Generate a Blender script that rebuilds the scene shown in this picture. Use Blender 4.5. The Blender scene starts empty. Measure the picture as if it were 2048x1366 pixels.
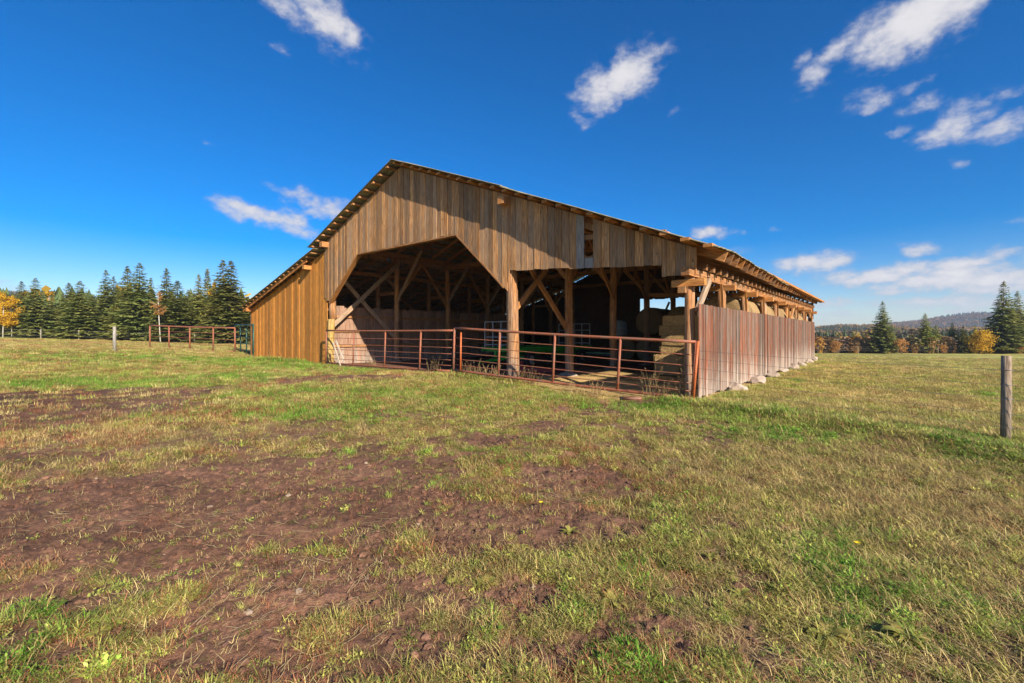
import bpy, bmesh, math, random
import numpy as np
from mathutils import Vector, Matrix, Euler

random.seed(11)
RNG = np.random.default_rng(11)
sc = bpy.context.scene
COL = sc.collection

# ------------------------------------------------------------------ camera
cam_d = bpy.data.cameras.new('camera'); cam = bpy.data.objects.new('camera', cam_d); COL.objects.link(cam)
CAM_H = 1.6
cam.location = (0, 0, CAM_H); cam.rotation_euler = (math.radians(90), 0, 0)
cam_d.sensor_width = 36; cam_d.lens = 16.0; cam_d.shift_y = -15 / 2048
cam_d.clip_start = 0.05; cam_d.clip_end = 9000
sc.camera = cam
sc.view_settings.view_transform = 'Standard'; sc.view_settings.look = 'None'
sc.view_settings.gamma = 1; sc.view_settings.use_curve_mapping = False
sc.view_settings.exposure = 0.95
# ------------------------------------------------------------------ sun and sky
SUN_EL = math.radians(27)
SUN_DIR = Vector((0.556 * math.cos(SUN_EL), -0.831 * math.cos(SUN_EL), math.sin(SUN_EL)))
sd = bpy.data.lights.new('sun', 'SUN'); sun = bpy.data.objects.new('sun', sd); COL.objects.link(sun)
sd.energy = 4.6; sd.angle = math.radians(0.5); sd.color = (1.0, 0.9, 0.76)
sun.rotation_euler = SUN_DIR.to_track_quat('Z', 'Y').to_euler(); sun.location = (10, -15, 20)

world = bpy.data.worlds.new('World'); sc.world = world; world.use_nodes = True
wn, wl = world.node_tree.nodes, world.node_tree.links
wn.clear()
W_out = wn.new('ShaderNodeOutputWorld'); W_bg = wn.new('ShaderNodeBackground')
sky = wn.new('ShaderNodeTexSky'); sky.sky_type = 'NISHITA'; sky.sun_disc = False
sky.sun_elevation = SUN_EL; sky.sun_rotation = math.atan2(SUN_DIR.x, SUN_DIR.y)
sky.altitude = 800; sky.air_density = 1.0; sky.dust_density = 0.9; sky.ozone_density = 2.5
W_bg.inputs['Strength'].default_value = 0.073

def wmath(op, a, b=None, c=None, clamp=False):
    n = wn.new('ShaderNodeMath'); n.operation = op; n.use_clamp = clamp
    for i, v in enumerate((a, b, c)):
        if v is None: continue
        if hasattr(v, 'is_linked') or hasattr(v, 'links'): wl.new(v, n.inputs[i])
        else: n.inputs[i].default_value = v
    return n.outputs[0]

def build_clouds():
    tc = wn.new('ShaderNodeTexCoord')
    nrm = wn.new('ShaderNodeVectorMath'); nrm.operation = 'NORMALIZE'; wl.new(tc.outputs['Generated'], nrm.inputs[0])
    # wispy warping of the direction
    n1 = wn.new('ShaderNodeTexNoise'); n1.inputs['Scale'].default_value = 9; n1.inputs['Detail'].default_value = 5; n1.inputs['Roughness'].default_value = 0.62
    wl.new(nrm.outputs[0], n1.inputs['Vector'])
    sub = wn.new('ShaderNodeVectorMath'); sub.operation = 'SUBTRACT'; wl.new(n1.outputs['Color'], sub.inputs[0]); sub.inputs[1].default_value = (.5, .5, .5)
    mad = wn.new('ShaderNodeVectorMath'); mad.operation = 'MULTIPLY_ADD'; wl.new(sub.outputs[0], mad.inputs[0]); mad.inputs[1].default_value = (.075, .075, .05); wl.new(nrm.outputs[0], mad.inputs[2])
    s = wn.new('ShaderNodeSeparateXYZ'); wl.new(mad.outputs[0], s.inputs[0])
    az = wmath('ARCTAN2', s.outputs[0], s.outputs[1])
    el = wmath('ARCSINE', wmath('MINIMUM', wmath('MAXIMUM', s.outputs[2], -0.999), 0.999))
    # each: photo position and half sizes in px of the 2048 wide photo, tilt (deg, counter clockwise), density
    C = [(655, 35, 60, 40, -35, 1.1), (585, 15, 60, 30, -20, .7), (555, 95, 25, 12, -30, .4), (690, 62, 36, 26, -30, 1.1),
         (1245, 160, 78, 44, 20, 1.35), (1212, 160, 50, 36, 0, 1.2), (1296, 135, 34, 28, 10, .9), (1240, 200, 30, 20, 60, .8), (1163, 243, 30, 16, -15, .75), (1355, 217, 16, 8, 20, .4),
         (1840, 35, 120, 52, 22, 1.35), (1920, 0, 110, 45, 20, 1.2), (1770, 62, 70, 40, 10, 1.05), (1690, 85, 75, 25, 25, .8), (1630, 145, 40, 26, 55, .8), (1615, 110, 30, 18, 40, .7),
         (1740, 200, 50, 24, 0, .9), (1810, 180, 60, 12, 10, .55), (1840, 215, 50, 20, 10, .7), (1900, 255, 75, 26, 35, .95), (1870, 275, 60, 16, 0, .9),
         (1960, 225, 45, 25, 35, .8), (2000, 250, 90, 22, 8, .8), (1800, 270, 30, 12, -10, .6), (1925, 315, 20, 22, 60, .5), (2030, 190, 40, 12, 10, .4),
         (495, 420, 55, 17, -5, 1.05), (560, 440, 75, 20, -12, 1.05), (600, 460, 38, 12, 0, .8), (610, 402, 60, 16, -12, .9), (665, 420, 55, 18, 0, .9),
         (1412, 467, 26, 11, 0, .9), (1462, 464, 18, 8, 0, .5), (1475, 502, 34, 10, -10, .5), (1545, 461, 30, 6, 0, .35),
         (1628, 526, 58, 15, 0, 1.2), (1590, 533, 26, 6, 0, .7), (1688, 551, 38, 10, 0, 1.1), (1840, 494, 38, 13, 0, 1.0), (1760, 556, 90, 13, 0, 1.2), (1940, 545, 110, 13, 2, 1.1), (1830, 540, 60, 16, 0, 1.2),
         (1880, 566, 120, 15, 0, 1.2), (1985, 560, 100, 17, 0, 1.15), (1900, 530, 110, 13, 5, 1.0), (1990, 575, 90, 14, 0, 1.0), (1790, 588, 50, 7, 0, .8), (2050, 520, 70, 8, 0, .5),
         (1680, 607, 90, 8, 0, .85), (1860, 605, 200, 10, 3, .75), (1990, 598, 100, 14, 0, .85), (1700, 625, 110, 9, 0, .6), (1950, 617, 140, 7, 0, .55),
         (2040, 447, 40, 8, 0, .6), (408, 285, 22, 5, -20, .32), (408, 378, 24, 6, -10, .32), (30, 572, 50, 12, 0, .4), (360, 575, 60, 7, 0, .35), (490, 590, 50, 20, 0, .35), (1540, 640, 200, 12, 0, .5)]
    total = None
    for (px, py, rx, ry, rot, den) in C:
        a0 = math.atan((px - 1024) / 910)
        e0 = math.atan((668 - py) / 910 * math.cos(a0))
        kk = 1.2 if py < 450 else 1.42
        sx = rx * math.cos(a0) ** 2 / 910 * kk; sy = ry * math.cos(a0) * math.cos(e0) ** 2 / 910 * kk
        r = math.radians(rot); cr, sr = math.cos(r), math.sin(r)
        u = wmath('SUBTRACT', az, a0); v = wmath('SUBTRACT', el, e0)
        p = wmath('MULTIPLY_ADD', u, cr / sx, wmath('MULTIPLY', v, sr / sx))
        q = wmath('MULTIPLY_ADD', u, -sr / sy, wmath('MULTIPLY', v, cr / sy))
        d2 = wmath('MULTIPLY_ADD', p, p, wmath('MULTIPLY', q, q))
        f = wmath('MULTIPLY', wmath('EXPONENT', wmath('MULTIPLY', d2, -1.0)), den)
        total = f if total is None else wmath('MAXIMUM', total, f)
    # scattered clouds over the rest of the sky, where the photograph does not look
    n3 = wn.new('ShaderNodeTexNoise'); n3.inputs['Scale'].default_value = 3.2; n3.inputs['Detail'].default_value = 3
    wl.new(nrm.outputs[0], n3.inputs['Vector'])
    off = wmath('SUBTRACT', n3.outputs['Fac'], 0.56); off = wmath('MULTIPLY', off, 7.0)
    aaz = wmath('ABSOLUTE', az); outside = wmath('MULTIPLY', wmath('SUBTRACT', aaz, 1.0), 4.0, clamp=True)
    off = wmath('MULTIPLY', wmath('MAXIMUM', off, 0.0), outside)
    total = wmath('ADD', total, wmath('MINIMUM', off, 1.0))
    n2 = wn.new('ShaderNodeTexNoise'); n2.inputs['Scale'].default_value = 26; n2.inputs['Detail'].default_value = 7; n2.inputs['Roughness'].default_value = 0.6
    mp = wn.new('ShaderNodeMapping'); mp.inputs['Scale'].default_value = (1, 1, 1.7); wl.new(nrm.outputs[0], mp.inputs[0]); wl.new(mp.outputs[0], n2.inputs['Vector'])
    dens = wmath('ADD', total, wmath('MULTIPLY', wmath('SUBTRACT', n2.outputs['Fac'], 0.5), 1.7))
    mr = wn.new('ShaderNodeMapRange'); mr.interpolation_type = 'SMOOTHSTEP'; wl.new(dens, mr.inputs[0])
    mr.inputs[1].default_value = 0.2; mr.inputs[2].default_value = 1.1; mr.inputs[3].default_value = 0; mr.inputs[4].default_value = 0.95
    alpha = wmath('MULTIPLY', mr.outputs[0], wmath('MULTIPLY', total, 3.2, clamp=True))
    # thick parts are whiter, thin parts and bases greyer
    cr_ = wn.new('ShaderNodeValToRGB'); wl.new(wmath('MULTIPLY', dens, 0.7), cr_.inputs[0])
    cr_.color_ramp.elements[0].color = (3.3, 3.5, 4.3, 1); cr_.color_ramp.elements[0].position = .25
    cr_.color_ramp.elements[1].color = (5.9, 5.75, 5.9, 1); cr_.color_ramp.elements[1].position = .95
    return alpha, cr_.outputs[0]

hs = wn.new('ShaderNodeHueSaturation'); hs.inputs['Saturation'].default_value = 1.6; hs.inputs['Hue'].default_value = 0.503; hs.inputs['Value'].default_value = 1.0
gm = wn.new('ShaderNodeGamma'); gm.inputs['Gamma'].default_value = 1.0; wl.new(sky.outputs[0], gm.inputs['Color']); tn = wn.new('ShaderNodeMix'); tn.data_type = 'RGBA'; tn.blend_type = 'MULTIPLY'; tn.inputs[0].default_value = 1; tn.inputs[7].default_value = (1.0, 1.0, 1.1, 1)
wl.new(gm.outputs[0], tn.inputs[6]); wl.new(tn.outputs[2], hs.inputs['Color'])
mixw = wn.new('ShaderNodeMix'); mixw.data_type = 'RGBA'
ca, cc = build_clouds()
wl.new(ca, mixw.inputs[0]); wl.new(hs.outputs[0], mixw.inputs[6]); wl.new(cc, mixw.inputs[7])
wl.new(mixw.outputs[2], W_bg.inputs['Color']); wl.new(W_bg.outputs[0], W_out.inputs[0])
sc.cycles.max_bounces = 6; sc.cycles.diffuse_bounces = 5; sc.cycles.transparent_max_bounces = 6
sc.cycles.use_denoising = True

# ------------------------------------------------------------------ helpers
def tag(o, label=None, cat=None, group=None, kind=None):
    if label: o['label'] = label
    if cat: o['category'] = cat
    if group: o['group'] = group
    if kind: o['kind'] = kind
    return o

def empty(name, loc, rz=0, **k):
    o = bpy.data.objects.new(name, None); COL.objects.link(o); o.location = loc; o.rotation_euler = (0, 0, rz)
    o.empty_display_size = .2
    return tag(o, **k)

def mk(name, verts, faces, mat, parent=None, smooth=False, loc=None, link=True):
    me = bpy.data.meshes.new(name); me.from_pydata([tuple(v) for v in verts], [], [tuple(f) for f in faces]); me.update()
    if mat is not None: me.materials.append(mat)
    if smooth: me.polygons.foreach_set('use_smooth', [True] * len(me.polygons))
    o = bpy.data.objects.new(name, me)
    if link: COL.objects.link(o)
    if parent is not None: o.parent = parent
    if loc is not None: o.location = loc
    return o

class MB:
    """collects shapes into one mesh"""
    def __init__(s): s.v = []; s.f = []
    def add(s, v, f):
        b = len(s.v); s.v += [tuple(x) for x in v]; s.f += [tuple(i + b for i in q) for q in f]
    def box(s, x0, x1, y0, y1, z0, z1):
        s.add([(x0, y0, z0), (x1, y0, z0), (x1, y1, z0), (x0, y1, z0), (x0, y0, z1), (x1, y0, z1), (x1, y1, z1), (x0, y1, z1)],
              [(0, 3, 2, 1), (4, 5, 6, 7), (0, 1, 5, 4), (1, 2, 6, 5), (2, 3, 7, 6), (3, 0, 4, 7)])
    def tube(s, pts, r, n=6, caps=True):
        pts = [Vector(p) for p in pts]; R = r if isinstance(r, (list, tuple)) else [r] * len(pts)
        v = []; f = []
        for i, p in enumerate(pts):
            d = (pts[min(i + 1, len(pts) - 1)] - pts[max(i - 1, 0)]).normalized()
            a = d.cross(Vector((0, 0, 1)) if abs(d.z) < .9 else Vector((1, 0, 0))).normalized(); b = d.cross(a)
            for k in range(n):
                t = 2 * math.pi * k / n; v.append(p + a * math.cos(t) * R[i] + b * math.sin(t) * R[i])
        for i in range(len(pts) - 1):
            for k in range(n):
                k2 = (k + 1) % n; f.append((i * n + k, i * n + k2, (i + 1) * n + k2, (i + 1) * n + k))
        if caps: f.append(tuple(range(n))[::-1]); f.append(tuple(range((len(pts) - 1) * n, len(pts) * n)))
        s.add(v, f)
    def beam(s, p, q, w, h):
        p, q = Vector(p), Vector(q); d = (q - p).normalized()
        a = d.cross(Vector((0, 0, 1)) if abs(d.z) < .95 else Vector((0, 1, 0))).normalized() * w / 2; b = a.cross(d).normalized() * h / 2
        v = [p - a - b, p + a - b, p + a + b, p - a + b, q - a - b, q + a - b, q + a + b, q - a + b]
        s.add(v, [(0, 3, 2, 1), (4, 5, 6, 7), (0, 1, 5, 4), (1, 2, 6, 5), (2, 3, 7, 6), (3, 0, 4, 7)])
    def build(s, name, mat, parent=None, smooth=False, loc=None, link=True):
        return mk(name, s.v, s.f, mat, parent, smooth, loc, link)

def orient(o, p, q, up=None):
    """puts o at p with its local Z towards q"""
    p, q = Vector(p), Vector(q); z = (q - p).normalized()
    up = Vector(up) if up else (Vector((0, 0, 1)) if abs(z.z) < .95 else Vector((0, 1, 0)))
    x = up.cross(z).normalized(); y = z.cross(x)
    m = Matrix((x, y, z)).transposed().to_4x4(); m.translation = p; o.matrix_basis = m

def beam(name, p, q, w, h, mat, parent=None, up=None, jit=.006):
    """sawn timber from p to q: w across, h along up; its own Z is the grain"""
    L = (Vector(q) - Vector(p)).length
    v = []; f = []; n = 4 if L > 2 else 2
    for i in range(n):
        z = L * i / (n - 1); dx, dy = random.uniform(-jit, jit), random.uniform(-jit, jit)
        for sx, sy in ((-1, -1), (1, -1), (1, 1), (-1, 1)):
            v.append((sx * w / 2 + dx, sy * h / 2 + dy, z))
    for i in range(n - 1):
        for k in range(4): f.append((i * 4 + k, i * 4 + (k + 1) % 4, i * 4 + 4 + (k + 1) % 4, i * 4 + 4 + k))
    f.append((3, 2, 1, 0)); f.append(tuple(range(4 * n - 4, 4 * n)))
    o = mk(name, v, f, mat, parent); orient(o, p, q, up); return o

def log(name, p, q, r0, r1, mat, parent=None, wob=.02, n=12):
    L = (Vector(q) - Vector(p)).length; k = max(3, int(L / .45)); v = []; f = []
    ph = random.uniform(0, 9)
    for i in range(k):
        t = i / (k - 1); r = r0 + (r1 - r0) * t
        cx, cy = wob * math.sin(ph + 3 * t), wob * math.sin(ph * 2 + 4 * t)
        for j in range(n):
            a = 2 * math.pi * j / n; rr = r * (1 + random.uniform(-.035, .035))
            v.append((cx + rr * math.cos(a), cy + rr * math.sin(a), L * t))
    for i in range(k - 1):
        for j in range(n): f.append((i * n + j, i * n + (j + 1) % n, (i + 1) * n + (j + 1) % n, (i + 1) * n + j))
    f.append(tuple(range(n))[::-1]); f.append(tuple(range((k - 1) * n, k * n)))
    o = mk(name, v, f, mat, parent, smooth=True); orient(o, p, q); return o

def copy_tree(o, parent=None):
    c = o.copy(); COL.objects.link(c)
    if parent is not None: c.parent = parent
    for ch in list(o.children): copy_tree(ch, c)
    return c

# ------------------------------------------------------------------ materials
def newmat(name):
    m = bpy.data.materials.new(name); m.use_nodes = True; nt = m.node_tree; nt.nodes.clear()
    out = nt.nodes.new('ShaderNodeOutputMaterial'); b = nt.nodes.new('ShaderNodeBsdfPrincipled'); nt.links.new(b.outputs[0], out.inputs[0])
    return m, nt, b

class NT:
    def __init__(s, nt): s.nt = nt
    def n(s, t, **k):
        x = s.nt.nodes.new(t)
        for a, b in k.items(): setattr(x, a, b)
        return x
    def l(s, a, b): s.nt.links.new(a, b)
    def put(s, sock, v):
        if isinstance(v, bpy.types.NodeSocket): s.l(v, sock)
        else: sock.default_value = v
    def m(s, op, a, b=0.0, c=0.0, clamp=False):
        x = s.n('ShaderNodeMath', operation=op, use_clamp=clamp); s.put(x.inputs[0], a); s.put(x.inputs[1], b); s.put(x.inputs[2], c); return x.outputs[0]
    def noise(s, vec, scale, detail=3, rough=.55, col=False):
        x = s.n('ShaderNodeTexNoise'); s.put(x.inputs['Scale'], scale); x.inputs['Detail'].default_value = detail; x.inputs['Roughness'].default_value = rough
        if vec is not None: s.l(vec, x.inputs['Vector'])
        return x.outputs['Color'] if col else x.outputs['Fac']
    def mix(s, f, a, b, mode='MIX'):
        x = s.n('ShaderNodeMix', data_type='RGBA', blend_type=mode); s.put(x.inputs[0], f)
        s.put(x.inputs[6], a if isinstance(a, bpy.types.NodeSocket) else (*a, 1)); s.put(x.inputs[7], b if isinstance(b, bpy.types.NodeSocket) else (*b, 1)); return x.outputs[2]
    def rng(s, v, a, b, c=0.0, d=1.0, smooth=True):
        x = s.n('ShaderNodeMapRange'); x.interpolation_type = 'SMOOTHSTEP' if smooth else 'LINEAR'; s.put(x.inputs[0], v)
        for i, k in enumerate((a, b, c, d)): x.inputs[i + 1].default_value = k
        return x.outputs[0]
    def mapping(s, vec, scale=(1, 1, 1), loc=(0, 0, 0)):
        x = s.n('ShaderNodeMapping'); s.l(vec, x.inputs[0]); s.put(x.inputs['Scale'], scale); s.put(x.inputs['Location'], loc); return x.outputs[0]
    def bump(s, h, strength, dist, b):
        x = s.n('ShaderNodeBump'); s.put(x.inputs['Strength'], strength); x.inputs['Distance'].default_value = dist; s.l(h, x.inputs['Height']); s.l(x.outputs[0], b.inputs['Normal']); return x

def wood(name, a, b, grey, grey_amt=.4, var=.35, across=26, along=1.3, knots=True, foot=None, rough=.85, hue_var=.0, blotch=None):
    """weathered timber: grain runs along the piece's own Z"""
    m, nt, bs = newmat(name); t = NT(nt)
    tc = t.n('ShaderNodeTexCoord'); oi = t.n('ShaderNodeObjectInfo'); geo = t.n('ShaderNodeNewGeometry')
    off = t.n('ShaderNodeCombineXYZ'); t.l(t.m('MULTIPLY', oi.outputs['Random'], 37.0), off.inputs[0]); t.l(t.m('MULTIPLY', oi.outputs['Random'], 91.0), off.inputs[2])
    ad = t.n('ShaderNodeVectorMath', operation='ADD'); t.l(tc.outputs['Object'], ad.inputs[0]); t.l(off.outputs[0], ad.inputs[1])
    g = t.noise(t.mapping(ad.outputs[0], (across, across, along)), 1.0, 5, .62)
    fine = t.noise(t.mapping(ad.outputs[0], (across * 4, across * 4, along * 2.2)), 1.0, 3, .6)
    patch = t.noise(t.mapping(ad.outputs[0], (4, 4, .7)), 1.0, 3)
    c = t.mix(t.rng(g, .40, .60), a, b)
    c = t.mix(t.m('MULTIPLY', t.rng(patch, .38, .66), grey_amt), c, grey)
    r2 = t.m('FRACT', t.m('MULTIPLY', oi.outputs['Random'], 57.3))
    c = t.mix(t.m('MULTIPLY', t.rng(r2, .55, 1.0), grey_amt * .9), c, grey)
    if blotch:
        wp = t.noise(t.mapping(geo.outputs['Position'], (.6, .6, .9)), 1.0, 3)
        c = t.mix(t.m('MULTIPLY', t.rng(wp, .45, .62), .7), c, blotch)
    if foot:
        zz = t.n('ShaderNodeSeparateXYZ'); t.l(geo.outputs['Position'], zz.inputs[0])
        e = t.noise(t.mapping(ad.outputs[0], (14, 14, .5)), 1.0, 4, .7)
        lvl = t.m('ADD', zz.outputs[2], t.m('MULTIPLY', t.m('SUBTRACT', e, .5), -3.6))
        lvl = t.m('ADD', lvl, t.m('MULTIPLY', t.m('SUBTRACT', r2, .5), -.5))
        c = t.mix(t.rng(lvl, foot[1], foot[2], .9, 0.), c, foot[0])
    if knots:
        vo = t.n('ShaderNodeTexVoronoi'); vo.inputs['Scale'].default_value = 1; t.l(t.mapping(ad.outputs[0], (5, 5, 1.9)), vo.inputs['Vector'])
        k = t.rng(vo.outputs['Distance'], .05, .11, .75, 0.)
        c = t.mix(k, c, tuple(x * .3 for x in a))
    val = t.m('ADD', t.m('MULTIPLY', oi.outputs['Random'], var * 2), 1 - var)
    val = t.m('MULTIPLY', val, t.rng(fine, .3, .66, .48, 1.25))
    vv = t.n('ShaderNodeCombineXYZ')
    for i in range(3): t.l(val, vv.inputs[i])
    c = t.mix(1.0, c, vv.outputs[0], 'MULTIPLY')
    t.l(c, bs.inputs['Base Color']); bs.inputs['Roughness'].default_value = rough; bs.inputs['Specular IOR Level'].default_value = .25
    t.bump(t.m('ADD', t.m('MULTIPLY', g, .7), t.m('MULTIPLY', fine, .4)), .55, .008, bs)
    return m

M = {}
M['facade'] = wood('weathered_brown_boards', (.38, .165, .055), (.58, .31, .125), (.31, .205, .125), .8, .34)
M['grey_board'] = wood('grey_board', (.30, .25, .20), (.38, .33, .27), (.33, .30, .27), .6, .1)
M['eave_shade_beam'] = wood('shade_darkened_eave_timber', (.24, .10, .035), (.34, .155, .055), (.22, .14, .08), .6, .25, across=14)  # darker copy of the beam colour, with the shade under the eave painted in
M['shade_board'] = wood('shade_darkened_boards', (.09, .05, .03), (.13, .075, .045), (.10, .07, .05), .5, .2)  # boards coloured darker to paint in the shade of the barn interior
M['lean'] = wood('ochre_stained_boards', (.50, .18, .024), (.65, .275, .05), (.40, .19, .05), .4, .2)
M['side'] = wood('red_worn_boards', (.25, .068, .028), (.15, .075, .042), (.17, .13, .10), .85, .36, foot=((.38, .30, .235), .1, 1.0))
M['inner'] = wood('inner_boards', (.28, .15, .09), (.40, .23, .15), (.30, .21, .15), .5, .3, foot=((.36, .29, .23), .2, .9))
M['beam'] = wood('timber_beams', (.38, .16, .05), (.50, .235, .08), (.32, .19, .10), .5, .25, across=14, along=1)
M['beam_orange'] = wood('fresh_timber', (.42, .165, .04), (.54, .23, .06), (.34, .19, .09), .4, .2, across=14)
M['beam_grey'] = wood('grey_timber', (.34, .21, .12), (.46, .31, .19), (.34, .26, .19), .6, .18, across=14)
M['log'] = wood('peeled_log', (.38, .165, .06), (.50, .25, .10), (.32, .21, .13), .7, .2, across=9, along=.9, foot=((.33, .255, .19), .0, 1.3))
M['post_ochre'] = wood('ochre_post', (.50, .29, .05), (.58, .36, .08), (.42, .30, .15), .4, .1, across=9)
M['fence_post'] = wood('fence_post_wood', (.20, .14, .09), (.30, .22, .15), (.30, .26, .20), .6, .1, across=16, knots=False)
M['pale_post'] = wood('pale_fence_post', (.28, .25, .20), (.36, .32, .26), (.30, .28, .25), .6, .1, across=16, knots=False)
M['plank_pale'] = wood('pale_plank', (.50, .40, .28), (.58, .48, .36), (.45, .40, .34), .4, .1)

def metal(name, a, b, scale=18, rough=.6, metallic=.3, c3=None):
    m, nt, bs = newmat(name); t = NT(nt); geo = t.n('ShaderNodeNewGeometry')
    n1 = t.noise(geo.outputs['Position'], scale, 5, .65); n2 = t.noise(geo.outputs['Position'], scale * .2, 3)
    c = t.mix(t.rng(n1, .38, .62), a, b)
    if c3: c = t.mix(t.m('MULTIPLY', t.rng(n2, .5, .62), .7), c, c3)
    t.l(c, bs.inputs['Base Color']); bs.inputs['Roughness'].default_value = rough; bs.inputs['Metallic'].default_value = metallic
    t.bump(n1, .3, .003, bs); return m
M['rust'] = metal('rusty_red_pipe', (.25, .07, .03), (.34, .12, .06), 22, .65, .1, (.22, .12, .08))
M['rust_bright'] = metal('orange_rust_pipe', (.42, .09, .02), (.50, .14, .04), 22, .55, .1)
M['green_gate'] = metal('green_painted_pipe', (.02, .07, .055), (.03, .10, .075), 20, .5, .2)
M['white_steel'] = metal('white_steel', (.42, .43, .41), (.34, .34, .33), 9, .5, .1)
M['green_paint'] = metal('green_paint', (.03, .42, .03), (.025, .34, .03), 5, .45, 0, (.06, .25, .05))
M['red_paint'] = metal('red_paint', (.40, .03, .03), (.30, .03, .025), 8, .5, 0)
M['rubber'] = metal('rubber', (.02, .02, .02), (.035, .033, .03), 12, .8, 0)
M['wire'] = metal('galvanised_wire', (.22, .20, .18), (.30, .28, .26), 12, .5, .5)
M['tank'] = metal('pale_blue_tank', (.35, .42, .46), (.45, .50, .52), 5, .5, 0)
M['roof'] = metal('mossy_roof_sheet', (.20, .18, .12), (.34, .30, .19), 7, .85, .0, (.16, .17, .07))

def stone_mat():
    m, nt, bs = newmat('pale_stone'); t = NT(nt); geo = t.n('ShaderNodeNewGeometry')
    n1 = t.noise(geo.outputs['Position'], 6, 6, .65); n2 = t.noise(geo.outputs['Position'], 40, 3)
    c = t.mix(t.rng(n1, .4, .6), (.40, .31, .235), (.54, .44, .35)); c = t.mix(t.m('MULTIPLY', n2, .6), c, (.2, .14, .10))
    t.l(c, bs.inputs['Base Color']); bs.inputs['Roughness'].default_value = .9; t.bump(n1, .5, .03, bs); return m
M['stone'] = stone_mat()

def hay_mat(name, a, b, dark):
    m, nt, bs = newmat(name); t = NT(nt); tc = t.n('ShaderNodeTexCoord'); oi = t.n('ShaderNodeObjectInfo')
    n1 = t.noise(t.mapping(tc.outputs['Object'], (10, 45, 60)), 1, 4, .65); n2 = t.noise(t.mapping(tc.outputs['Object'], (50, 14, 30), (5, 3, 1)), 1, 4, .65)
    n3 = t.noise(tc.outputs['Object'], 5, 3)
    g = t.m('MAXIMUM', n1, n2)
    c = t.mix(t.rng(g, .42, .66), dark, a); c = t.mix(t.m('MULTIPLY', t.rng(n3, .4, .65), .6), c, b)
    v = t.m('ADD', t.m('MULTIPLY', oi.outputs['Random'], .3), .85); vv = t.n('ShaderNodeCombineXYZ')
    for i in range(3): t.l(v, vv.inputs[i])
    c = t.mix(1, c, vv.outputs[0], 'MULTIPLY')
    t.l(c, bs.inputs['Base Color']); bs.inputs['Roughness'].default_value = .9; bs.inputs['Specular IOR Level'].default_value = .2
    t.bump(g, .9, .03, bs); return m
M['hay'] = hay_mat('straw_bale', (.70, .47, .20), (.56, .37, .16), (.28, .17, .07))
M['round_hay'] = hay_mat('round_hay', (.40, .26, .12), (.33, .22, .10), (.17, .11, .05))

def leaf_mat(name, cols, rough=.7, transl=.25, tint=None, scale=.6):
    """foliage: colour varies by noise in the plant and by object; tint multiplies by an instancer attribute"""
    m, nt, bs = newmat(name); t = NT(nt); geo = t.n('ShaderNodeNewGeometry'); oi = t.n('ShaderNodeObjectInfo'); tc = t.n('ShaderNodeTexCoord')
    n1 = t.noise(tc.outputs['Object'], scale, 3); n2 = t.noise(tc.outputs['Object'], scale * 7, 2)
    c = t.mix(t.rng(n1, .38, .62), cols[0], cols[1])
    if len(cols) > 2: c = t.mix(t.m('MULTIPLY', t.rng(n2, .5, .66), .7), c, cols[2])
    v = t.m('ADD', t.m('MULTIPLY', oi.outputs['Random'], .45), .78); vv = t.n('ShaderNodeCombineXYZ')
    for i in range(3): t.l(v, vv.inputs[i])
    c = t.mix(1, c, vv.outputs[0], 'MULTIPLY')
    if tint:
        at = t.n('ShaderNodeAttribute'); at.attribute_type = 'INSTANCER'; at.attribute_name = 'tint'
        c = t.mix(1, c, at.outputs['Color'], 'MULTIPLY')
    t.l(c, bs.inputs['Base Color']); bs.inputs['Roughness'].default_value = rough; bs.inputs['Specular IOR Level'].default_value = .2
    if transl:
        tr = t.n('ShaderNodeBsdfTranslucent'); t.l(c, tr.inputs[0]); ms = t.n('ShaderNodeMixShader'); ms.inputs[0].default_value = transl
        t.l(bs.outputs[0], ms.inputs[1]); t.l(tr.outputs[0], ms.inputs[2]); out = [x for x in nt.nodes if x.type == 'OUTPUT_MATERIAL'][0]; t.l(ms.outputs[0], out.inputs[0])
    return m
M['spruce'] = leaf_mat('spruce_needles', [(.24, .255, .06), (.34, .31, .08), (.14, .18, .05)], transl=.35, scale=.5)
M['spruce_blue'] = leaf_mat('blue_spruce_needles', [(.20, .24, .06), (.30, .30, .08), (.12, .17, .05)], transl=.35, scale=.5)
M['spruce_light'] = leaf_mat('light_spruce_needles', [(.23, .27, .06), (.31, .31, .07), (.15, .20, .05)], transl=.25, scale=.5)
M['aspen'] = leaf_mat('golden_aspen_leaves', [(.60, .36, .025), (.75, .48, .04), (.50, .27, .02)], transl=.35, scale=.8)
M['aspen_orange'] = leaf_mat('orange_aspen_leaves', [(.45, .22, .06), (.55, .28, .07), (.35, .2, .06)], transl=.35, scale=.8)
M['brush'] = leaf_mat('autumn_brush', [(.9, .9, .9), (.7, .7, .7), (1, 1, 1)], transl=.1, tint=True, scale=.8)
M['bark'] = wood('spruce_bark', (.14, .10, .07), (.22, .16, .11), (.25, .2, .16), .4, .1, knots=False)
M['white_bark'] = wood('white_bark', (.50, .46, .38), (.62, .58, .5), (.4, .36, .3), .3, .05)
M['grass'] = leaf_mat('grass_blades', [(.9, .9, .9), (1.05, 1.05, 1.05)], rough=.55, transl=.3, tint=True, scale=30)
M['weed_tan'] = leaf_mat('dry_weed', [(.40, .29, .13), (.48, .35, .17), (.28, .16, .07)], transl=.2, scale=9)
M['weed_leaf'] = leaf_mat('broad_leaves', [(.22, .24, .05), (.40, .34, .09), (.42, .24, .06)], transl=.3, scale=14)
M['flower'] = leaf_mat('yellow_petals', [(.75, .55, .02), (.85, .65, .03)], transl=.2, scale=5)

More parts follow.
